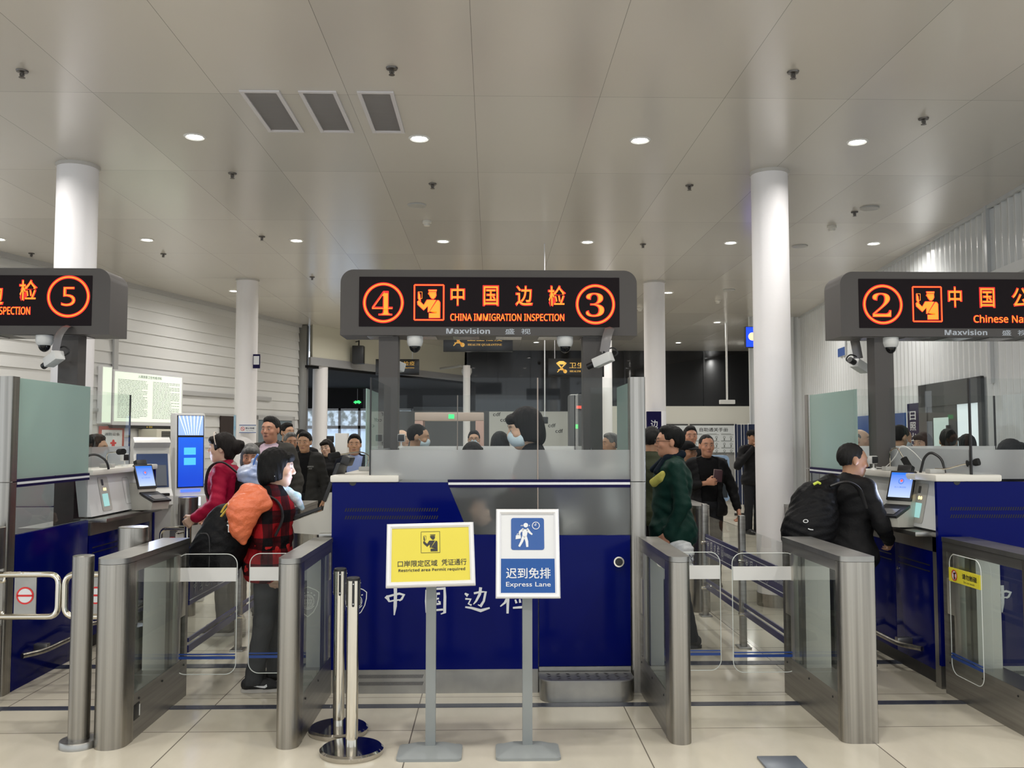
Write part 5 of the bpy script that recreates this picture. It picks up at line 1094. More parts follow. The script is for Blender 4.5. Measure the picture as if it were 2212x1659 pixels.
def yel(F): F.cone(p['S'](.07, -.165, 1.27), p['S'](.165, -.085, 1.335), .022, .026, .03); F.cone(p['S'](.10, -.15, 1.25), p['S'](.165, -.095, 1.295), .022, .024, .03)
extra(p, 'yellow_flap', cloth('yellow_flap_cloth', (.55, .50, .12)), yel, (-.3, -.3, 1.1), (.35, .3, 1.5))
w_ = p['M'] @ Vector(p['arms'][1][1]); d_ = Vector(w_); gx, gy, gz = d_
WBAG = mat('white_plastic_bag', (.68, .7, .72), .35, bump=(25, .7))
def f(F): F.cone((gx + .03, gy - .03, gz - .10), (gx + .10, gy - .05, gz - .12), .035, .075, .04); F.cone((gx + .08, gy - .05, gz - .12), (gx + .13, gy - .05, gz - .26), .07, .055, .05)
t = sdf_thing('carrier_bag', 'crumpled white plastic bag with dark print in the hand of the man in green', 'bag', (gx + .08, gy, gz - .3), WBAG, (gx - .2, gy - .3, gz - .42), (gx + .35, gy + .2, gz + .1), f, .006, .012)
m = MB()
for k in range(4): m.stroke([(.1 + .012 * k, -.16 - .03 * k), (.115 + .012 * k, -.185 - .03 * k), (.13 + .01 * k, -.165 - .03 * k)], .006, (gx + .03, gy - .125 + .008 * k, gz + .03))
m.build('dark_print', mat('dark_blue_print', (.02, .02, .08), .5), t, fix=False)
# man with the black backpack at the lane two counter
p = person('man in black with a black backpack, seen from behind at the right counter', 2.47, 6.28, 1.55, PI / 2 + .45, skin=BROWN, hair='crew', hcol='dark', top=JBLACK, trousers=DENIM, stout=1.36, h=.006, lean=.12, head=(-.42, .1, 0), hem=.74, aR=((.13, .0, -.26), (.02, -.20, -.40)), aL=((.1, -.02, -.26), (.0, -.22, -.38)))
def f(F): F.ell((2.19, 6.12, 1.06), (.17, .13, .24), .05); F.ell((2.12, 6.06, 0.96), (.17, .12, .18), .06); F.cone((2.25, 6.14, 1.2), (2.33, 6.16, 1.29), .1, .06, .05)
bp = sdf_thing('backpack', 'large black backpack worn by the man at the right counter', 'bag', (2.17, 6.1, 0.78), BAGK, (1.77, 5.8, 0.6), (2.57, 6.4, 1.45), f, .007, .007)
m = MB(); m.tube(sm([(2.3, 6.08, 1.27), (2.39, 6.04, 1.3), (2.49, 6.08, 1.25), (2.54, 6.1, 1.12)]), .024, 8, flat=(1, .4)); m.build('shoulder_strap', BAGK2, bp)
m = MB(); m.ring(.008, .012, (2.07, 5.928, 1.05), sx=1.5); m.stroke([(-.015, .006), (.0, .0), (.02, -.002)], .006, (2.1, 5.93, 0.995)); m.build('bag_badge', ZIP, bp, fix=False)
m = MB(); m.tube([(2.16, 6.02, 1.285), (2.185, 6.01, 1.3), (2.205, 6.02, 1.29)], .009, 8); m.build('yellow_tab', mat('lime_tab', (.6, .7, .08), .5), bp)
# queue on the left
p = person('tall man in a slate jacket and pink shirt, tallest of the queue at left', hx(590, 9.0), 9.0, 1.8, -.12, skin=RUDDY, hair='short', hcol='dark', top=SLATE, opn=(.8, .02, .09), inner=PINKS, stout=1.3, h=.007, head=(-.15, 0, 0))
p = person('short grey-haired woman peering over the blue bag', hx(547, 8.4), 8.4, 1.52, .1, skin=RUDDY, hair='bob', hcol='grey', top=cloth('plum_jacket_cloth', (.09, .03, .05)), fem=True, h=.007, head=(.1, .1, 0))
person('man with a white face mask standing behind the tall man', hx(622, 12.3), 12.3, 1.79, .7, skin=TAN, hair='short', top=JBLACK, extras=('mask',), h=.009, head=(.2, 0, 0))
person('grey-haired person half hidden behind the tall man', hx(630, 11.5), 11.5, 1.648, .5, skin=BROWN, hair='short', hcol='grey', top=CHARJ, h=.009)
p = person('man in a charcoal hooded jacket looking down towards the camera', hx(662, 11.0), 11.0, 1.655, -.05, skin=TAN, hair='short', top=CHARJ, opn=(.8, .03, .08), inner=TBLACK, stout=1.12, h=.007, head=(-.05, .08, 0))
m = MB(); M4 = p['M'] @ Matrix.Translation((.11, -.155, 1.285)) @ Matrix.Rotation(.35, 4, 'Z'); m.text(bold('AMERICAN'), (0, 0, 0), .075, .018); m.text(bold('SPORT'), (0, 0, -.026), .04, .012); m.xf(M4).build('chest_print', mat('grey_print', (.3, .3, .3), .6), p['root'], fix=False)
person('black-haired man almost hidden behind the charcoal hooded jacket', hx(655, 13.0), 13.0, 1.7, .2, skin=TAN, hair='short', top=JBLACK, h=.01)
person('woman with glasses and short dark hair tilting her head, in black', hx(710, 12.6), 12.6, 1.555, -.1, skin=PALE_S, hair='bob', hcol='brown', top=JBLACK, fem=True, extras=('glasses',), h=.008, head=(-.2, 0, -.22), stout=1.1)
person('curly dark-haired woman in a red top behind the woman with glasses', hx(738, 14), 14, 1.525, 0, skin=PALE_S, hair='bob', hcol='brown', top=JBLACK, opn=(.9, .05, .1), inner=REDT, fem=True, h=.009)
person('man in a navy suit and light blue shirt beside the green glass edge', hx(768, 10.9), 10.9, 1.625, .05, skin=TAN, hair='short', hcol='black', top=NAVYJ, opn=(.9, .04, .11), inner=BLUES, h=.008, head=(.05, 0, 0))
person('person peeking between the woman in red and the man in navy', hx(756, 14.6), 14.6, 1.48, 0, skin=PALE_S, hair='bob', hcol='brown', top=WHITES, fem=True, h=.011)
# seen through the glass of the middle booth
person('man in profile farthest left behind the booth glass', hx(834, 11.5), 11.5, 1.72, PI / 2 * .2 - PI / 2, skin=BROWN, hair='crew', top=CHARJ, h=.01, head=(.1, 0, 0))
person('bald man behind the booth glass beside the grey sign post', hx(868, 12.4), 12.4, 1.70, .9, skin=PALE_S, hair='bald', hcol='grey', top=CHARJ, h=.01)
person('short-haired masked officer in profile behind the left half of the booth glass', hx(900, 8.7), 8.7, 1.72, PI / 2, skin=TAN, hair='crew', hcol='black', top=UNIF, extras=('mask',), h=.008, head=(0, .15, 0))
person('man with glasses and a white mask seen between the heads through the glass', hx(1024, 12.4), 12.4, 1.685, .0, skin=TAN, hair='short', top=UNIF, extras=('mask', 'glasses'), h=.009)
person('dark-haired officer seen from behind at the back desk of the middle booth', hx(1080, 8.6), 8.6, 1.64, PI, skin=TAN, hair='bob', top=UNIF, fem=True, h=.009)
person('seated officer in the middle booth with only dark hair showing above the frost', hx(1021, 7.35), 7.35, 1.385, PI - .3, skin=TAN, hair='bun', hcol='black', top=UNIF, fem=True, h=.009, z0=.15, lean=.0)
p = person('woman officer with a dark bob and mask standing in the middle booth', .335, 6.12, 1.63, -PI / 2 + .1, skin=PALE_S, hair='bob', hcol='black', top=UNIF, fem=True, extras=('mask',), h=.006, z0=.15, lean=.14, head=(0, .16, 0), aL=((.07, -.08, -.26), (.05, -.30, -.38)), aR=((.1, -.08, -.26), (.05, -.3, -.36)), hs=1.12)
m = MB(); m.box(-.035, .035, -.004, .004, -.05, .05, .003); m.xf(p['M'] @ Matrix.Translation(p['S'](.06, -.16, 1.22))).build('red_badge', mat('red_badge', (.5, .02, .02), .5), p['root'])
person('grey-haired man in profile behind the right end of the booth glass', hx(1322, 10.5), 10.5, 1.635, -PI / 2 + .3, skin=TAN, hair='short', hcol='grey', top=CHARJ, h=.009)
# queue on the right
person('man in an olive jacket seen from behind, half hidden by the steel corner post', hx(1408, 8.35), 8.35, 1.69, PI - .5, skin=BROWN, hair='thinning', hcol='dark', top=OLIVE, stout=1.2, h=.008, head=(.0, .1, 0))
p = person('balding man in an open black jacket holding a dark red passport to his chest', hx(1527, 9.7), 9.7, 1.62, .02, skin=RUDDY, hair='crew', hcol='dark', top=JBLACK, opn=(.76, .07, .12), inner=TBLACK, stout=1.16, h=.007, aR=((.12, .03, -.26), (-.13, -.2, -.20)), aL=((.12, .03, -.26), (.17, -.02, -.50)), curl=(.55, 1.0), pal=(None, (0, 1, 0)))
wv = p['M'] @ Vector(p['arms'][-1][1])
t = thing('passport', 'dark red passport booklet held by the balding man in black', 'passport', (wv.x + .1, wv.y - .05, wv.z))
m = MB(); m.box(-.044, .044, -.003, .003, -.062, .062, .002); m.xf(Matrix.Translation((wv.x + .105, wv.y - .045, wv.z + .075)) @ Matrix.Rotation(.1, 4, 'Y')).build('cover', mat('passport_maroon', (.05, .012, .02), .45), t)
m = MB(); m.box(-.042, .042, .0035, .007, -.06, .06); m.xf(Matrix.Translation((wv.x + .098, wv.y - .045, wv.z + .082)) @ Matrix.Rotation(.1, 4, 'Y')).build('pages', mat('passport_pages', (.4, .3, .28), .6), t)
person('grey-haired man whose head shows above the others at right', hx(1492, 11.0), 11.0, 1.73, .0, skin=RUDDY, hair='short', hcol='dark', top=JBLACK, h=.009)
person('small man in a black cap peeking beside the balding man', hx(1487, 10.3), 10.3, 1.54, .35, skin=BROWN, hair='crew', top=JBLACK, extras=('cap',), h=.008, head=(.1, .05, -.15))
p = person('man in black cap and black clothes raising his hands to his mouth', hx(1627, 15.0), 15.0, 1.715, .25, skin=BROWN, hair='crew', top=JBLACK, extras=('cap',), h=.011, head=(.1, .05, 0), aR=((.14, -.08, -.26), (-.10, -.2, .05)), aL=((.14, -.08, -.26), (-.14, -.2, .05)))
# seen through the glass of the right booth
person('officer with a mask in profile facing right, behind the right booth glass', hx(1950, 8.9), 8.9, 1.715, PI / 2 + .2, skin=TAN, hair='crew', hcol='black', top=UNIF, extras=('mask',), h=.008, head=(0, .2, 0))
person('person facing left close behind the masked officer at right', hx(2003, 9.8), 9.8, 1.64, -PI / 2 + .5, skin=PALE_S, hair='bob', top=CHARJ, fem=True, h=.01)
person('dark-haired person seen through the middle of the right booth glass', hx(2058, 9.2), 9.2, 1.675, PI - .4, skin=TAN, hair='short', top=JBLACK, h=.01)
person('dark-haired person beside the thin glass joint of the right booth', hx(2100, 10.2), 10.2, 1.62, PI, skin=TAN, hair='bob', top=CHARJ, fem=True, h=.011)
person('seated officer at the right edge with only the dark hair showing above the frost', hx(2195, 7.1), 7.1, 1.41, PI / 2, skin=TAN, hair='bob', top=UNIF, fem=True, h=.009, z0=.15)
person('old man with thin hair between the green pane and the grey post at right', hx(1862, 10.3), 10.3, 1.69, .9, skin=PALE_S, hair='bald', hcol='grey', top=JBLACK, h=.01)
person('officer with a white mask half hidden behind the green frosted pane at left', hx(213, 7.75), 7.75, 1.61, PI / 2, skin=TAN, hair='short', top=UNIF, extras=('mask',), h=.009)
# ------------------------------------------------------------------ counter equipment
SCRB = mat('tablet_screen_blue', (.3, .5, .95), .2, 0, .95, (.30, .52, 1.0)); SCRW = mat('screen_white_light', (.8, .88, 1), .2, 0, 1.0, (.72, .84, 1.0)); SCRD = mat('screen_header_blue', (.02, .12, .6), .2, 0, .8, (.02, .14, .75))
def grad_screen(name, c0, c1, z0, z1):
    m = mat(name, c0, .15, 0, 1.0); nt = m.node_tree; b = nt.nodes['Principled BSDF']; tc = nt.nodes.new('ShaderNodeTexCoord'); s = nt.nodes.new('ShaderNodeSeparateXYZ'); nt.links.new(tc.outputs['Object'], s.inputs[0])
    mr = nt.nodes.new('ShaderNodeMapRange'); mr.inputs[1].default_value = z0; mr.inputs[2].default_value = z1; nt.links.new(s.outputs[2], mr.inputs[0]); mx = nt.nodes.new('ShaderNodeMix'); mx.data_type = 'RGBA'
    mx.inputs[6].default_value = (*c0, 1); mx.inputs[7].default_value = (*c1, 1); nt.links.new(mr.outputs[0], mx.inputs[0]); nt.links.new(mx.outputs[2], b.inputs['Emission Color']); b.inputs['Base Color'].default_value = (.02, .02, .02, 1); return m
TABS = grad_screen('login_screen_gradient', (.55, .66, .85), (.08, .22, .80), .19, .35)
def scanner(loc, rz, label, glow, k=.85):
    """document reader with a tilted tablet; built facing -y around the origin"""
    t = thing('document_reader', label, 'document reader', loc, 'document readers with tablets on the counters'); M = Matrix.Translation(loc) @ Matrix.Rotation(rz, 4, 'Z') @ Matrix.Scale(k, 4)
    m = MB(); m.prism([(-.20, .02), (.13, .0), (.13, .27), (.0, .27), (-.02, .16), (-.22, .09)], -.10, .10, 'x'); m.xf(M).build('housing', mat('reader_housing_beige', (.50, .49, .44), .4), t)
    m = MB(); m.prism([(-.235, .092), (-.03, .168), (-.03, .186), (-.24, .11)], -.105, .105, 'x'); rp = m.xf(M).build('reading_plate', BLACKP, t)
    m = MB(); m.poly([(-.07, -.215, .122), (.07, -.215, .122), (.07, -.12, .157), (-.07, -.12, .157)]); m.xf(M).build('reading_glass', mat('reader_glass', (.2, .2, .21), .08), rp, fix=False)
    T = M @ Matrix.Translation((0, -.02, .2)) @ Matrix.Rotation(-.36, 4, 'X') @ Matrix.Translation((0, 0, -.2))
    tb = MB().box(-.107, .107, -.012, .012, .215, .465, .006).xf(T).build('tablet', BLACKP, t)
    q = lambda x0, x1, z0, z1, y=-.0125: [(x0, y, z0), (x1, y, z0), (x1, y, z1), (x0, y, z1)]
    m = MB(); m.poly(q(-.094, .094, .24, .448)); m.xf(T).build('lit_screen', TABS, tb, fix=False)
    m = MB(); m.poly(q(-.094, .094, .43, .448, -.013)); m.xf(T).build('screen_header', SCRD, tb, fix=False)
    m = MB(); m.ring(.018, .024, (0, -.0128, .375)); m.text('出入境边检', (0, -.0128, .325), .1, .014); m.xf(T).build('screen_emblem', mat('screen_emblem_blue', (.05, .15, .6), .3, 0, .4, (.05, .2, .8)), tb, fix=False)
    m = MB(); m.flat(circ(0, 0, .011, 16), (.003, -.0128, .38)); m.xf(T).build('screen_star', mat('screen_emblem_red', (.8, .1, .1), .3, 0, .6, (.9, .1, .1)), tb, fix=False)
    m = MB(); m.box(-.06, .06, -.004, .05, .462, .52, .008); m.xf(T).build('camera_bar', BLACKP, t)
    if glow:
        d = bpy.data.lights.new('screen_light', 'AREA'); d.shape = 'RECTANGLE'; d.size = .18; d.size_y = .2; d.energy = glow; d.color = (.62, .72, 1); d.spread = math.radians(120)
        o = bpy.data.objects.new('screen_light', d); COL.objects.link(o); o.parent = t; o.matrix_local = Matrix.Translation(-Vector(loc)) @ T @ Matrix.Translation((0, -.03, .34)) @ Matrix.Rotation(-PI / 2, 4, 'X')
scanner((2.80, 6.15, .985), -PI / 2 + .62, 'document reader with a lit blue tablet facing the man with the backpack', 2.6)
scanner((-2.9, 7.72, .985), PI / 2 - .55, 'document reader with a lit blue tablet on the left booth ledge', 2)
scanner((-1.05, 6.0, .96), -PI / 2 - .1, 'document reader at the left end of the middle booth, facing the plaid woman', 1.1, 1.05)
def mic(base, pts, label):
    t = thing('gooseneck_microphone', label, 'microphone', base, 'gooseneck microphones on the counters'); bx, by, bz = base
    MB().box(bx - .05, bx + .05, by - .035, by + .035, bz, bz + .03, .005).build('base', GREYL, t)
    P = fillet([(bx, by, bz + .03)] + pts, .12, 6); m = MB(); m.tube(P, .005, 8); m.build('gooseneck', CHROME, t)
    a, b = Vector(P[-2]), Vector(P[-1]); d_ = (b - a).normalized(); m = MB(); m.tube([b - d_ * .01, b + d_ * .005, b + d_ * .03, b + d_ * .055, b + d_ * .065], .024, 14); m.build('foam_head', mat('mic_foam', (.006, .006, .006), .9, bump=(300, .5)), t)
mic((-.91, 6.65, 1.355), [(-.88, 6.62, 1.46), (-.92, 6.5, 1.50), (-1.07, 6.35, 1.475)], 'gooseneck microphone curving out left over the middle booth counter')
mic((2.94, 6.6, 1.355), [(2.93, 6.58, 1.50), (2.97, 6.55, 1.53), (3.0, 6.5, 1.44)], 'gooseneck microphone with a round head on the right booth counter')
mic((2.95, 5.95, 1.36), [(3.0, 5.9, 1.39), (3.07, 5.84, 1.42), (3.1, 5.8, 1.43)], 'low gooseneck microphone near the front corner of the right booth')
mic((-3.1, 7.4, 1.355), [(-3.1, 7.38, 1.47), (-3.02, 7.3, 1.48), (-2.93, 7.22, 1.485)], 'gooseneck microphone beyond the green pane of the left booth')
def webcam(x, y, z, label, rz=0.):
    t = thing('webcam', label, 'webcam', (x, y, z), 'small white counter cameras'); M = Matrix.Translation((x, y, z)) @ Matrix.Rotation(rz, 4, 'Z')
    m = MB(); m.lathe([(.001, 0), (.026, 0), (.022, .01), (.006, .018), (.006, .05)], (0, 0, 0), 20); m.xf(M).build('foot', WHITEP, t)
    MB().box(-.028, .028, -.02, .03, .045, .105, .01).xf(M).build('body', WHITEP, t); MB().box(-.024, .024, -.024, -.018, .05, .1, .004).xf(M).build('lens_plate', BLACKP, t)
webcam(2.88, 6.75, 1.355, 'small white webcam beside the head of the man with the backpack', .2); webcam(-3.1, 7.75, 1.355, 'small white webcam on the left booth counter', 1.0); webcam(-.68, 6.9, 1.52, 'small white webcam behind the middle booth glass')
def hose(pts, label):
    o = MB().tube(fillet(pts, .15, 8), .009, 8).build('flexible_arm', BLACKP, loc=pts[0]); tag(o, label, 'flexible arm', 'black flexible arms on the counters')
hose([(2.98, 6.22, 1.352), (3.0, 6.2, 1.46), (3.03, 6.17, 1.50), (3.08, 6.12, 1.46), (3.09, 6.08, 1.352)], 'black flexible arm arching over the right booth counter')
hose([(-3.1, 7.0, 1.352), (-3.1, 7.02, 1.46), (-3.04, 7.06, 1.47), (-2.98, 7.1, 1.42), (-2.97, 7.12, 1.352)], 'black flexible arm arching beside the green pane at left')
# ------------------------------------------------------------------ kiosks on the left
TOT = grad_screen('totem_screen_blue', (.004, .06, .6), (.01, .13, .8), 1.2, 1.7)
t = thing('information_totem', 'tall white kiosk with a long bright blue screen left of the crimson jacket', 'kiosk', (-2.905, 8.9, 0)); M = Matrix.Translation((-2.905, 8.9, 0)) @ Matrix.Rotation(.75, 4, 'Z') @ Matrix.Rotation(-.035, 4, 'X')
m = MB(); m.box(-.155, .155, -.0, .12, .0, 1.84, .02); m.xf(M).build('cabinet', WHITEP, t)
s = MB().box(-.135, .135, -.008, .0, 1.11, 1.815).xf(M).build('screen_bezel', BLACKP, t)
m = MB(); m.poly([(-.127, -.009, 1.12), (.127, -.009, 1.12), (.127, -.009, 1.60), (-.127, -.009, 1.60)]); m.xf(M).build('lit_screen', TOT, s, fix=False)
m = MB(); m.poly([(-.127, -.009, 1.62), (.127, -.009, 1.62), (.127, -.009, 1.81), (-.127, -.009, 1.81)]); m.xf(M).build('skyline_picture', mat('screen_sky_picture', (.3, .4, .8), .2, 0, .75, (.25, .4, .85)), s, fix=False)
m = MB()
for k in range(7): m.poly([(-.05 + .02 * k, -.0095, 1.62), (-.046 + .02 * k, -.0095, 1.62), (-.112 + .038 * k, -.0095, 1.81), (-.124 + .038 * k, -.0095, 1.81)])
m.xf(M).build('skyline_lines', mat('screen_tower_light', (.8, .9, 1), .2, 0, .75, (.8, .88, 1)), s, fix=False)
m = MB()
for z0, z1, w in ((1.43, 1.50, .07), (1.33, 1.40, .07)): m.poly([(-w, -.0105, z0), (w - .02, -.0105, z0), (w - .02, -.0105, z1), (-w, -.0105, z1)])
m.xf(M).build('screen_button', mat('screen_button_cyan', (.1, .5, .9), .2, 0, .75, (.06, .42, .85)), s, fix=False)
m = MB(); m.box(-.1, .1, -.012, .0, 1.07, 1.095, .004); m.xf(M).build('light_bar', mat('blue_light_bar', (.05, .1, 1), .3, 0, 1.3, (.06, .14, 1)), t)
m = MB(); m.box(-.15, .15, -.16, .0, .86, 1.04, .015); m.xf(M).build('shelf', WHITEP, t)
m = MB(); m.poly([(-.06, -.1605, .94), (.03, -.1605, .94), (.03, -.1605, 1.02), (-.06, -.1605, 1.02)]); m.xf(M).build('lit_slot', SCRW, t, fix=False)
t = thing('service_kiosk', 'silver white self-service kiosk with a tilted grey screen behind the left booth', 'kiosk', (-3.2, 8.62, 0)); M = Matrix.Translation((-3.2, 8.62, 0)) @ Matrix.Rotation(.5, 4, 'Z')
m = MB(); m.prism([(.2, 0), (.2, 1.45), (.14, 1.6), (.02, 1.6), (-.07, 1.55), (.0, 1.50), (-.02, 1.46), (-.16, 1.12), (-.26, 1.06), (-.27, .98), (-.15, .95), (-.15, 0)], -.16, .16, 'x'); m.xf(M).build('cabinet', WHITEP, t)
q = [(-.12, -.036, 1.43), (.12, -.036, 1.43), (.12, -.153, 1.15), (-.12, -.153, 1.15)]
m = MB(); m.poly([(a * 1.15, b - .004, c + (.015 if c > 1.3 else -.015)) for a, b, c in q]); bz = m.xf(M).build('screen_bezel', mat('kiosk_bezel_blue', (.03, .06, .16), .3), t, fix=False)
m = MB(); m.poly([(a, b - .006, c) for a, b, c in q]); m.xf(M).build('screen', mat('kiosk_screen_grey', (.1, .11, .13), .12, 0, .1, (.2, .23, .28)), bz, fix=False)
m = MB(); m.box(-.13, .13, -.265, -.17, 1.06, 1.085, .006); m.xf(M).build('keypad_tray', BLACKP, t)
swing(-2.74, 8.3, -1, .24, 'far manual swing barrier beside the tall blue-screen kiosk')
# ------------------------------------------------------------------ things on the left wall
LBOX = mat('lightbox_face', (.8, .85, .75), .4, 0, .42, (.80, .95, .76)); TINY = mat('fine_print', (.18, .2, .19), .6)
t = thing('notice_lightbox', 'large glowing notice board full of fine print on the left wall', 'notice board', tuple(onwall(7.9, 1.84, .0)))
MB().box(6.99, 8.83, .022, .10, 1.80, 2.71).xf(WM).build('frame', SILV, t)
MB().box(7.03, 8.79, .10, .105, 1.86, 2.68).xf(WM).build('lit_face', LBOX, t)
rt, up = d, Vector((0, 0, 1))
nrows = 26
for c0, c1 in ((7.1, 7.85), (7.98, 8.72)):
    m = MB()
    for k in range(nrows):
        z = 2.55 - k * .025; e = c1 - (.3 * random.random() if random.random() < .3 else 0); s_ = c0
        while s_ < e:
            w = random.uniform(.03, .09); m.poly([(s_, .1062, z), (min(e, s_ + w), .1062, z), (min(e, s_ + w), .1062, z + .008), (s_, .1062, z + .008)]); s_ += w + .012
    m.xf(WM).build('fine_print', TINY, t, fix=False)
m = MB(); m.text('入境旅客卫生检疫须知', onwall(7.9, 2.63, .107), .62, .05, d, up); m.build('heading_print', INK, t, fix=False)
MB().box(6.99, 8.83, .022, .11, 1.75, 1.80).xf(WM).build('bottom_bar', BLACKP, t)
m = MB(); m.text('★ 须知', onwall(7.9, 1.775, .112), .16, .035, d, up); m.build('gold_mark', mat('gold_print', (.75, .55, .08), .4), t, fix=False)
t = thing('light_panel', 'narrow glowing panel joined to the left side of the notice board', 'light panel', tuple(onwall(6.85, 1.84, 0)))
MB().box(6.73, 6.97, .022, .1, 1.82, 2.75).xf(WM).build('frame', SILV, t); MB().box(6.75, 6.95, .1, .104, 1.84, 2.73).xf(WM).build('lit_face', LBOX, t)
t = thing('air_conditioner', 'tall cream floor air conditioner with a black grille under the notice board', 'air conditioner', tuple(onwall(8.4, 0, .2)))
MB().box(7.72, 9.05, .03, .40, 0, 1.74, .02).xf(WM).build('cabinet', CREAM, t)
m = MB(); m.box(7.85, 8.9, .40, .403, 1.52, 1.70); g = m.xf(WM).build('outlet_grille', BLACKP, t)
m = MB(); [m.box(7.85, 8.9, .403, .412, 1.53 + .028 * k, 1.54 + .028 * k) for k in range(6)]; m.xf(WM).build('grille_bars', mat('grille_grey', (.25, .25, .22), .5), g)
t = thing('wall_poster', 'white poster with a red fire hydrant in a red border behind the left booth glass', 'poster', tuple(onwall(7.05, 1.3, 0)))
MB().box(6.78, 7.36, .022, .04, 1.22, 1.78).xf(WM).build('border', mat('poster_red_border', (.42, .09, .07), .5), t)
MB().box(6.83, 7.31, .04, .042, 1.22, 1.72).xf(WM).build('sheet', WMARK, t)
m = MB(); c = onwall(7.1, 1.46, .043)
m.flat([(-.04, -.1), (.04, -.1), (.035, .03), (.07, .03), (.07, .06), (.035, .06), (.02, .1), (-.02, .1), (-.035, .06), (-.07, .06), (-.07, .03), (-.035, .03)], c, d, up); m.build('hydrant_picture', TRED, t, fix=False)
m = MB(); m.text('消防设备', onwall(7.07, 1.65, .043), .36, .05, d, up); m.build('poster_heading', INK, t, fix=False)
# ------------------------------------------------------------------ signs on columns, hanging signs
t = thing('no_smoking_sign', 'small white no-smoking sign with blue edges on the left column', 'sign', (-3.9, 14.68, 1.68))
MB().box(-4.05, -3.78, 14.66, 14.69, 1.67, 1.80).build('plate', WMARK, t); m = MB(); m.box(-4.05, -3.78, 14.655, 14.66, 1.79, 1.80); m.box(-4.05, -3.78, 14.655, 14.66, 1.67, 1.68); m.build('blue_edge', SBLUE, t)
m = MB(); m.text('禁止吸烟', (-3.88, 14.66, 1.745), .14, .032, off=.01); m.text('No smoking', (-3.88, 14.66, 1.705), .11, .015); m.build('lettering', NAVYM, t, fix=False)
m = MB(); m.ring(.025, .032, (-3.995, 14.66, 1.735)); m.stroke([(-.02, .02), (.02, -.02)], .008, (-3.995, 14.66, 1.735)); m.build('prohibition_ring', TRED, t, fix=False)
t = thing('column_poster', 'narrow blue and white poster on the left side of the left column', 'poster', (-4.18, 14.75, 1.5))
m = MB(); m.rings([[(-4.02 + .18 * math.cos(a), 14.9 + .18 * math.sin(a), z) for z in (1.45, 1.96)] + [(-4.02 + .182 * math.cos(a), 14.9 + .182 * math.sin(a), z) for z in (1.96, 1.45)] for a in [math.radians(q) for q in range(196, 236, 5)]]); m.build('sheet', mat('poster_sky_blue', (.2, .45, .7), .4, noise=(6, (.6, .7, .75))), t)
def hang(name, label, x0, x1, z0, z1, y, deco, mt, group=None):
    t = thing(name, label, 'hanging sign', ((x0 + x1) / 2, y, z0), group)
    MB().box(x0, x1, y, y + .08, z0, z1, .004).build('panel', mt, t)
    for x in (x0 + .15, x1 - .15): MB().cyl((x, y + .04, z1 - .001), (x, y + .04, CEIL), .008, seg=8).build('hanging_rod', ALU, t)
    deco(t); return t
GOLD = mat('gold_lettering', (.6, .36, .08), .35, 0, .22, (.9, .5, .08)); BSIGN = mat('black_sign_panel', (.008, .008, .008), .2)
def health(xc, zc, y, s, part=1):
    def f_(t):
        m = MB(); m.text('卫生检疫', (xc + .18 * s, y, zc + .05 * s), .74 * s, .14 * s); m.build('chinese_lettering', GOLD, t, fix=False)
        m = MB(); m.text(serif('HEALTH QUARANTINE'), (xc + .18 * s, y, zc - .1 * s), .72 * s, .05 * s); m.build('english_lettering', GOLD, t, fix=False)
        m = MB(); c = (xc - .38 * s, y, zc)
        m.stroke([(-.11, .1), (.1, -.12)], [.03, .045], c, scale=s); m.stroke([(.11, .1), (-.1, -.12)], [.03, .02], c, scale=s); m.ring(.02 * s, .045 * s, (c[0] + .09 * s, y, zc - .1 * s)); m.flat([(-.13, .1), (-.05, .15), (.05, .15), (.13, .1), (.05, .07), (-.05, .07)], c, scale=s); m.stroke([(-.08, -.06), (.08, -.06)], .02, c, scale=s); m.build('gold_emblem', GOLD, t, fix=False)
    return f_
hang('health_sign', 'black hanging sign with gold letters directly below the middle LED sign', -.95, .44, 3.31, 3.78, 18, health(-.29, 3.54, 18, .95), BSIGN, 'black and gold health quarantine signs')
hang('health_sign', 'black hanging sign with gold letters beside the left post of the middle LED sign', -2.55, -1.59, 2.98, 3.33, 20, health(-2.06, 3.2, 20, .68), BSIGN, 'black and gold health quarantine signs')
hang('health_sign', 'black hanging sign with gold letters before the dark window at right of centre', 1.32, 2.6, 2.98, 3.4, 20.6, health(1.98, 3.2, 20.6, .95), BSIGN, 'black and gold health quarantine signs')
EXITG = mat('exit_sign_green', (.02, .7, .15), .4, 0, 1.2, (.05, .95, .18))
for x, y, z, lab, gr in ((hx(773, 29.8), 29.8, 2.75, 'small green lit exit arrow sign above the glazed entrance', 1), (hx(838, 23), 23, 3.13, 'tiny green lit exit sign beside the left grey sign post', 1)):
    t = thing('exit_sign', lab, 'exit sign', (x, y, z), 'green exit signs'); MB().box(x - .15, x + .15, y, y + .05, z - .07, z + .07).build('box', BLACKP, t)
    m = MB(); m.flat([(-.13, .0), (-.05, .06), (-.05, .03), (.05, .03), (.05, .06), (.13, 0), (.05, -.06), (.05, -.03), (-.05, -.03), (-.05, -.06)], (x, y, z)); m.build('lit_arrow', EXITG, t, fix=False)
    MB().cyl((x, y + .02, z + .06), (x, y + .02, 3.2 if y > 25 else CEIL), .008, seg=8).build('hanging_rod', ALU, t)
t = thing('column_sign', 'dark blue sign with a white character on the right back column', 'sign', (2.7, 14.7, 1.1))
MB().box(2.55, 2.78, 14.66, 14.76, .9, 2.02).build('panel', NAVYM, t); MB().box(2.78, 2.86, 14.655, 14.77, .9, 2.025, .006).build('silver_edge', SILV, t)
m = MB(); m.text('边', (2.665, 14.66, 1.81), .12, .14, off=.01); m.text('检', (2.665, 14.66, 1.6), .12, .14, off=.01); m.build('lettering', WMARK, t, fix=False)
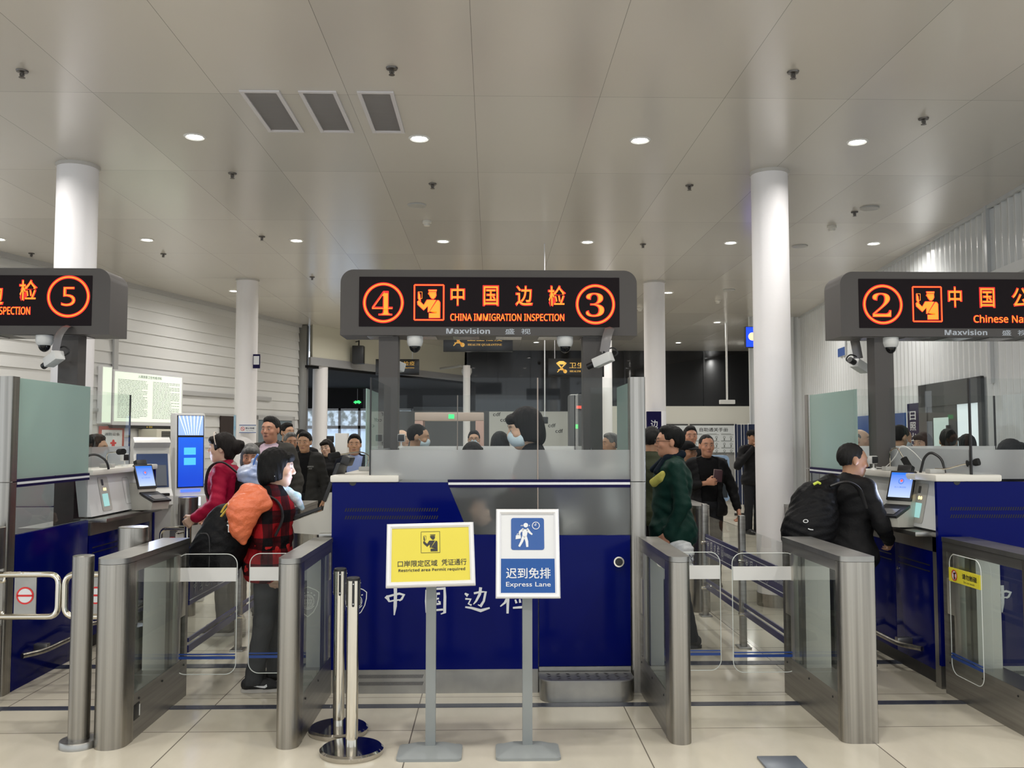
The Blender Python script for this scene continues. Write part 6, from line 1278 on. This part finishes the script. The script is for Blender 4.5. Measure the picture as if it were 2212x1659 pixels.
t = thing('wall_display', 'bright blue hanging display with a golden emblem beside the thick right column', 'display', (4.45, 14.2, 3.0))
MB().box(4.05, 4.62, 14.2, 14.28, 3.02, 3.36).build('casing', BLACKP, t); m = MB(); m.poly([(4.06, 14.199, 3.035), (4.61, 14.199, 3.035), (4.61, 14.199, 3.35), (4.06, 14.199, 3.35)]); m.build('lit_screen', mat('display_blue', (.01, .05, .8), .2, 0, 1.0, (.01, .06, .95)), t, fix=False)
m = MB(); m.flat(circ(0, 0, .065, 20), (4.16, 14.198, 3.2)); m.build('emblem', mat('display_gold', (.9, .6, .3), .3, 0, .9, (.95, .65, .4)), t, fix=False); m = MB(); m.text('公安', (4.42, 14.198, 3.22), .3, .1); m.build('screen_lettering', SCRW, t, fix=False)
MB().cyl((4.45, 14.24, 3.35), (4.45, 14.24, CEIL), .015, seg=10).build('hanging_rod', ALU, t)
t = thing('pole_camera', 'thin white ceiling pole carrying a small white camera before the dark windows', 'security camera', (5.27, 20, 2.3))
MB().cyl((5.27, 20, 2.42), (5.27, 20, CEIL), .022, seg=12).build('pole', WHITEP, t); MB().box(5.1, 5.44, 19.95, 20.05, 2.34, 2.43, .01).build('camera_body', WHITEP, t)
t = thing('hanging_microphone', 'thin rod hanging from the ceiling with a small black box behind the booth glass', 'hanging rod', (.72, 12, 1.8))
MB().cyl((.72, 12, 1.85), (.72, 12, CEIL), .008, seg=8).build('rod', SILV, t); MB().box(.69, .76, 11.97, 12.03, 1.78, 1.87, .006).build('box', BLACKP, t)
t = thing('wall_speaker', 'black loudspeaker box hung from the cream fascia at left', 'loudspeaker', (-3.22, 21.9, 3.4))
MB().box(-3.36, -3.08, 21.85, 22.1, 3.38, 3.82, .02).build('cabinet', BLACKP, t); MB().tube([(-3.22, 22.0, 3.8), (-3.22, 22.05, 3.95), (-3.35, 22.3, 3.95)], .02, 8).build('bracket', BLACKP, t)
t = thing('wall_camera', 'small grey dome camera on an arm at the edge of the cream fascia', 'security camera', (hx(1008, 24), 24, 3.3))
xx = hx(1008, 24); MB().lathe([(.001, 3.45), (.13, 3.43), (.14, 3.33), (.1, 3.24), (.001, 3.2)], (xx, 24, 0), 20).build('dome', GREYL, t); MB().tube([(xx, 24, 3.43), (xx - .15, 24, 3.5), (xx - .3, 24.3, 3.5), (xx - .75, 25.0, 3.5)], .035, 8).build('arm', GREYL, t)
# ------------------------------------------------------------------ far end: boards, screens, scanner gate
def board(x0, x1, z0, z1, y, label, heading, draw=True):
    t = thing('notice_board', label, 'notice board', ((x0 + x1) / 2, y, z0), 'white boards on the far wall'); MB().box(x0, x1, y, y + .03, z0, z1).build('sheet', mat('board_white', (.62, .65, .66), .5), t)
    MB().box(x0, x1, y - .01, y + .035, z1, z1 + .03).build('top_rail', BLACKP, t)
    m = MB(); m.text(heading, ((x0 + x1) / 2, y, z1 - .11), min(.75, (x1 - x0) * .6), .1, off=.012)
    m.build('heading_print', INK, t, fix=False)
    m = MB(); n = 3
    for i in range(n):
        for j in range(3):
            a = x0 + .05 + (x1 - x0 - .1) * i / n; w = (x1 - x0 - .1) / n - .05; z = z1 - .24 - .17 * j
            m.poly([(a, y - .002, z), (a + w, y - .002, z), (a + w, y - .002, z + .01), (a, y - .002, z + .01)]); m.poly([(a, y - .002, z + .02), (a + w * .8, y - .002, z + .02), (a + w * .8, y - .002, z + .03), (a, y - .002, z + .03)])
            for k in range(2): m.ring(.018, .03, (a + .08 + k * .17, y, z - .06)); m.stroke([(0, -.03), (0, -.08)], .03, (a + .08 + k * .17, y, z - .06))
    m.build('drawings', TINY, t, fix=False)
board(4.0, 4.95, 1.22, 1.90, 22.57, 'white instruction board behind the heads at right, left one of two', '出入境须知'); board(5.0, 6.2, 1.22, 1.90, 22.57, 'white instruction board with small drawings, next to the blue folding screen', '自助通关手册')
t = thing('folding_screen', 'navy folding curtain screen with white fittings beside the thick right column', 'folding screen', (5.3, 18.7, 0)); NAVC = mat('navy_curtain', (.008, .018, .06), .7, bump=(30, .5, (1, 1, .05)))
for k in range(5):
    x0 = 5.02 + k * .07; y0 = 18.5 + .05 * (k % 2); y1 = 18.5 + .05 * ((k + 1) % 2)
    m = MB(); m.prism([(x0, y0), (x0 + .07, y1), (x0 + .07, y1 + .02), (x0, y0 + .02)], .22, 1.86); m.build('curtain_panel', NAVC, t)
    MB().cyl((x0, y0, .03), (x0, y0, 1.885), .006, seg=8).build('frame_tube', WHITEP, t); MB().lathe([(.001, .0), (.03, 0), (.03, .05), (.001, .05)], (x0, y0, 0), 10).build('castor', BLACKP, t)
MB().box(5.37, 6.2, 18.72, 18.74, .2, 1.87).build('curtain_panel', NAVC, t)
m = MB(); m.box(5.37, 5.38, 18.7, 18.74, .0, 1.89); m.box(6.19, 6.21, 18.7, 18.74, 0, 1.89); m.build('frame_tube', WHITEP, t)
t = thing('poster_wall', 'white panel repeating three small letters, seen through the middle booth glass', 'poster wall', (.9, 23.6, 0))
MB().box(-.04, 2.1, 23.6, 23.66, .0, 2.27).build('panel', mat('cdf_panel_white', (.60, .61, .60), .5), t); m = MB()
for i in range(4):
    for c0 in (0, 1.06):
        for j in range(2): m.text('cdf', (.16 + c0 + .19 * i, 23.6, 2.2 - .145 * i - .75 * j), .2, .1, off=.01)
m.build('letters', INK, t, fix=False)
t = thing('scanner_gate', 'walk-through scanner gate with a pale beam and green light behind the booth', 'scanner gate', (-.6, 13.2, 0)); PEACH = mat('scanner_beam_beige', (.55, .44, .38), .45)
MB().box(-1.1, -.1, 13.1, 13.5, 1.84, 1.96, .01).build('top_beam', PEACH, t)
for x in (-1.1, -.22): MB().box(x, x + .12, 13.1, 13.5, 0, 1.84, .01).build('side_panel', mat('scanner_side_pink', (.55, .36, .31), .45), t)
m = MB(); m.box(-.61, -.53, 13.095, 13.1, 1.87, 1.93); m.build('green_light', EXITG, t)
t = thing('temperature_pillar', 'dark grey scanner pillar with a glowing red light bar behind the booth glass', 'scanner', (1.32, 12.6, 0))
MB().box(1.1, 1.55, 12.6, 12.9, 0, 2.2, .03).build('cabinet', mat('pillar_grey', (.12, .12, .125), .4), t); MB().box(1.2, 1.46, 12.59, 12.6, 2.0, 2.04).build('red_light_bar', mat('red_light_bar', (1, .1, .05), .4, 0, 1.5, (1, .12, .08)), t); MB().box(1.17, 1.22, 12.592, 12.6, 1.72, 1.78).build('green_light', EXITG, t)
t = thing('white_post', 'slender white post at the far end behind the left half of the booth glass', 'post', (hx(1008, 23), 23, 0)); MB().lathe([(.09, 0), (.09, 3.43)], (hx(1008, 23), 23, 0), 24).build('shaft', WHITEC, t)
t = thing('entrance_cabinet', 'white upright cabinet with a small black speaker beside it near the glass doors', 'cabinet', (-2.1, 13.6, 0)); MB().box(-2.33, -2.15, 13.6, 13.8, 0, 1.66, .01).build('cabinet', WHITEP, t); MB().box(-2.46, -2.36, 13.6, 13.7, 1.52, 1.62, .01).build('speaker', BLACKP, t); MB().cyl((-2.41, 13.65, 0), (-2.41, 13.65, 1.53), .012, seg=8).build('speaker_stand', BLACKP, t)
t = thing('small_kiosk', 'pale blue edged kiosk with a dark screen behind the balding man', 'kiosk', (3.02, 12, 0)); MB().prism(rrect(2.9, 3.18, .75, 1.36, .06), 12, 12.12, 'y').build('head', mat('kiosk_pale_blue', (.35, .5, .72), .35), t); MB().box(2.93, 3.15, 11.99, 12.0, .8, 1.3).build('screen', mat('kiosk_dark_screen', (.05, .06, .07), .1), t); MB().box(2.99, 3.09, 12.03, 12.09, 0, .76).build('stand', GREYL, t)
# ------------------------------------------------------------------ right wall: door, boards
def rw(y): return (y - 5.8) / dr.y
t = thing('wall_door', 'dark framed door with pale glass in the right wall, seen through the booth glass', 'door', tuple(RM @ Vector((rw(11.1), .05, 0)))); DF = mat('dark_door_frame', (.07, .075, .075), .4)
s0, s1 = rw(10.15), rw(12.15)
for a, b, c, e in ((s0, s0 + .1, 0, 2.3), (s1 - .3, s1, 0, 2.3), (s0, s1, 2.0, 2.3)): MB().box(a, b, .03, .065, c, e).xf(RM).build('frame', DF, t)
MB().box(s0 + .1, s0 + .75, .03, .045, 0, 2.0).xf(RM).build('lit_opening', mat('bright_room_glow', (.7, .78, .8), .6, 0, .45, (.75, .85, .9)), t)
MB().box(s0 + .75, s1 - .3, .03, .055, 0, 2.0).xf(RM).build('leaf', DF, t)
m = MB(); m.box(s0 + 1.0, s0 + 1.5, .055, .058, .9, 1.85); m.xf(RM).build('leaf_glass', mat('pale_green_glass', (.5, .62, .6), .2, 0, .25, (.6, .75, .72)), t)
m = MB(); m.box(s0 + .95, s0 + 1.0, .058, .09, 1.2, 1.75); m.box(s0 + .95, s0 + 1.2, .058, .08, 1.45, 1.5); m.xf(RM).build('handle', BLACKP, t)
def panel_r(name, y0, y1, z0, z1, mt, label, cat, deco=None):
    t = thing(name, label, cat, tuple(RM @ Vector((rw((y0 + y1) / 2), .04, z0)))); MB().box(rw(y0), rw(y1), .03, .05, z0, z1).xf(RM).build('panel', mt, t)
    if deco: deco(t)
panel_r('blue_board', 12.75, 15.4, 1.1, 1.95, SBLUE, 'wide blue board on the right wall behind the grey sign post', 'notice board')
def dd(t):
    rt = -Vector(dr)
    for k, ch in enumerate('日照出入境'): m = MB(); m.text(ch, RM @ Vector((rw(12.42), .051, 1.9 - .15 * k)), .24, .12, rt, (0, 0, 1), off=.01); m.build('sign_character', WMARK, t, fix=False)
panel_r('vertical_sign', 12.2, 12.64, 1.0, 2.07, NAVYM, 'narrow navy sign with a column of white characters on the right wall', 'sign', dd)
panel_r('wall_notice', 15.75, 16.2, 3.05, 3.38, WMARK, 'small white and blue notice high on the corrugated right wall', 'notice', lambda t: MB().box(rw(15.75), rw(16.2), .05, .053, 3.05, 3.2).xf(RM).build('blue_field', SBLUE, t))
# doors in the left wall, a small column sign and the white wires on the right counter
m = MB(); m.box(10.13, 10.6, .02, .045, 0, 2.03); m.xf(WM); struct('door_1', m, mat('dark_brown_door', (.03, .018, .015), .5))
m = MB(); m.box(11.45, 12.9, .02, .04, 0, 1.98); m.xf(WM); struct('door_2', m, mat('grey_blue_door', (.16, .21, .24), .4))
m = MB(); m.box(11.35, 11.47, .02, .06, 0, 2.06); m.box(12.88, 13.0, .02, .06, 0, 2.06); m.box(11.35, 13.0, .02, .06, 1.97, 2.06); m.xf(WM); struct('trim_6', m, MATS['wall_trim_grey'])
t = thing('column_notice', 'small dark blue and white notice projecting from the left column high up', 'notice', (-3.8, 14.75, 2.72))
MB().box(-3.87, -3.76, 14.74, 14.77, 2.72, 2.95).build('plate', NAVYM, t); m = MB(); m.poly([(-3.86, 14.739, 2.78), (-3.77, 14.739, 2.78), (-3.77, 14.739, 2.92), (-3.86, 14.739, 2.92)]); m.build('white_field', WMARK, t, fix=False)
o = MB().tube(sm([(2.89, 6.73, 1.375), (2.95, 6.70, 1.38), (2.99, 6.62, 1.46), (3.02, 6.58, 1.535), (3.06, 6.5, 1.50), (3.10, 6.38, 1.40), (3.11, 6.3, 1.362)]), .0035, 6).build('power_cable', WHITEP, loc=(2.89, 6.73, 1.375)); tag(o, 'thin white cable looping up from the white webcam on the right counter', 'cable')
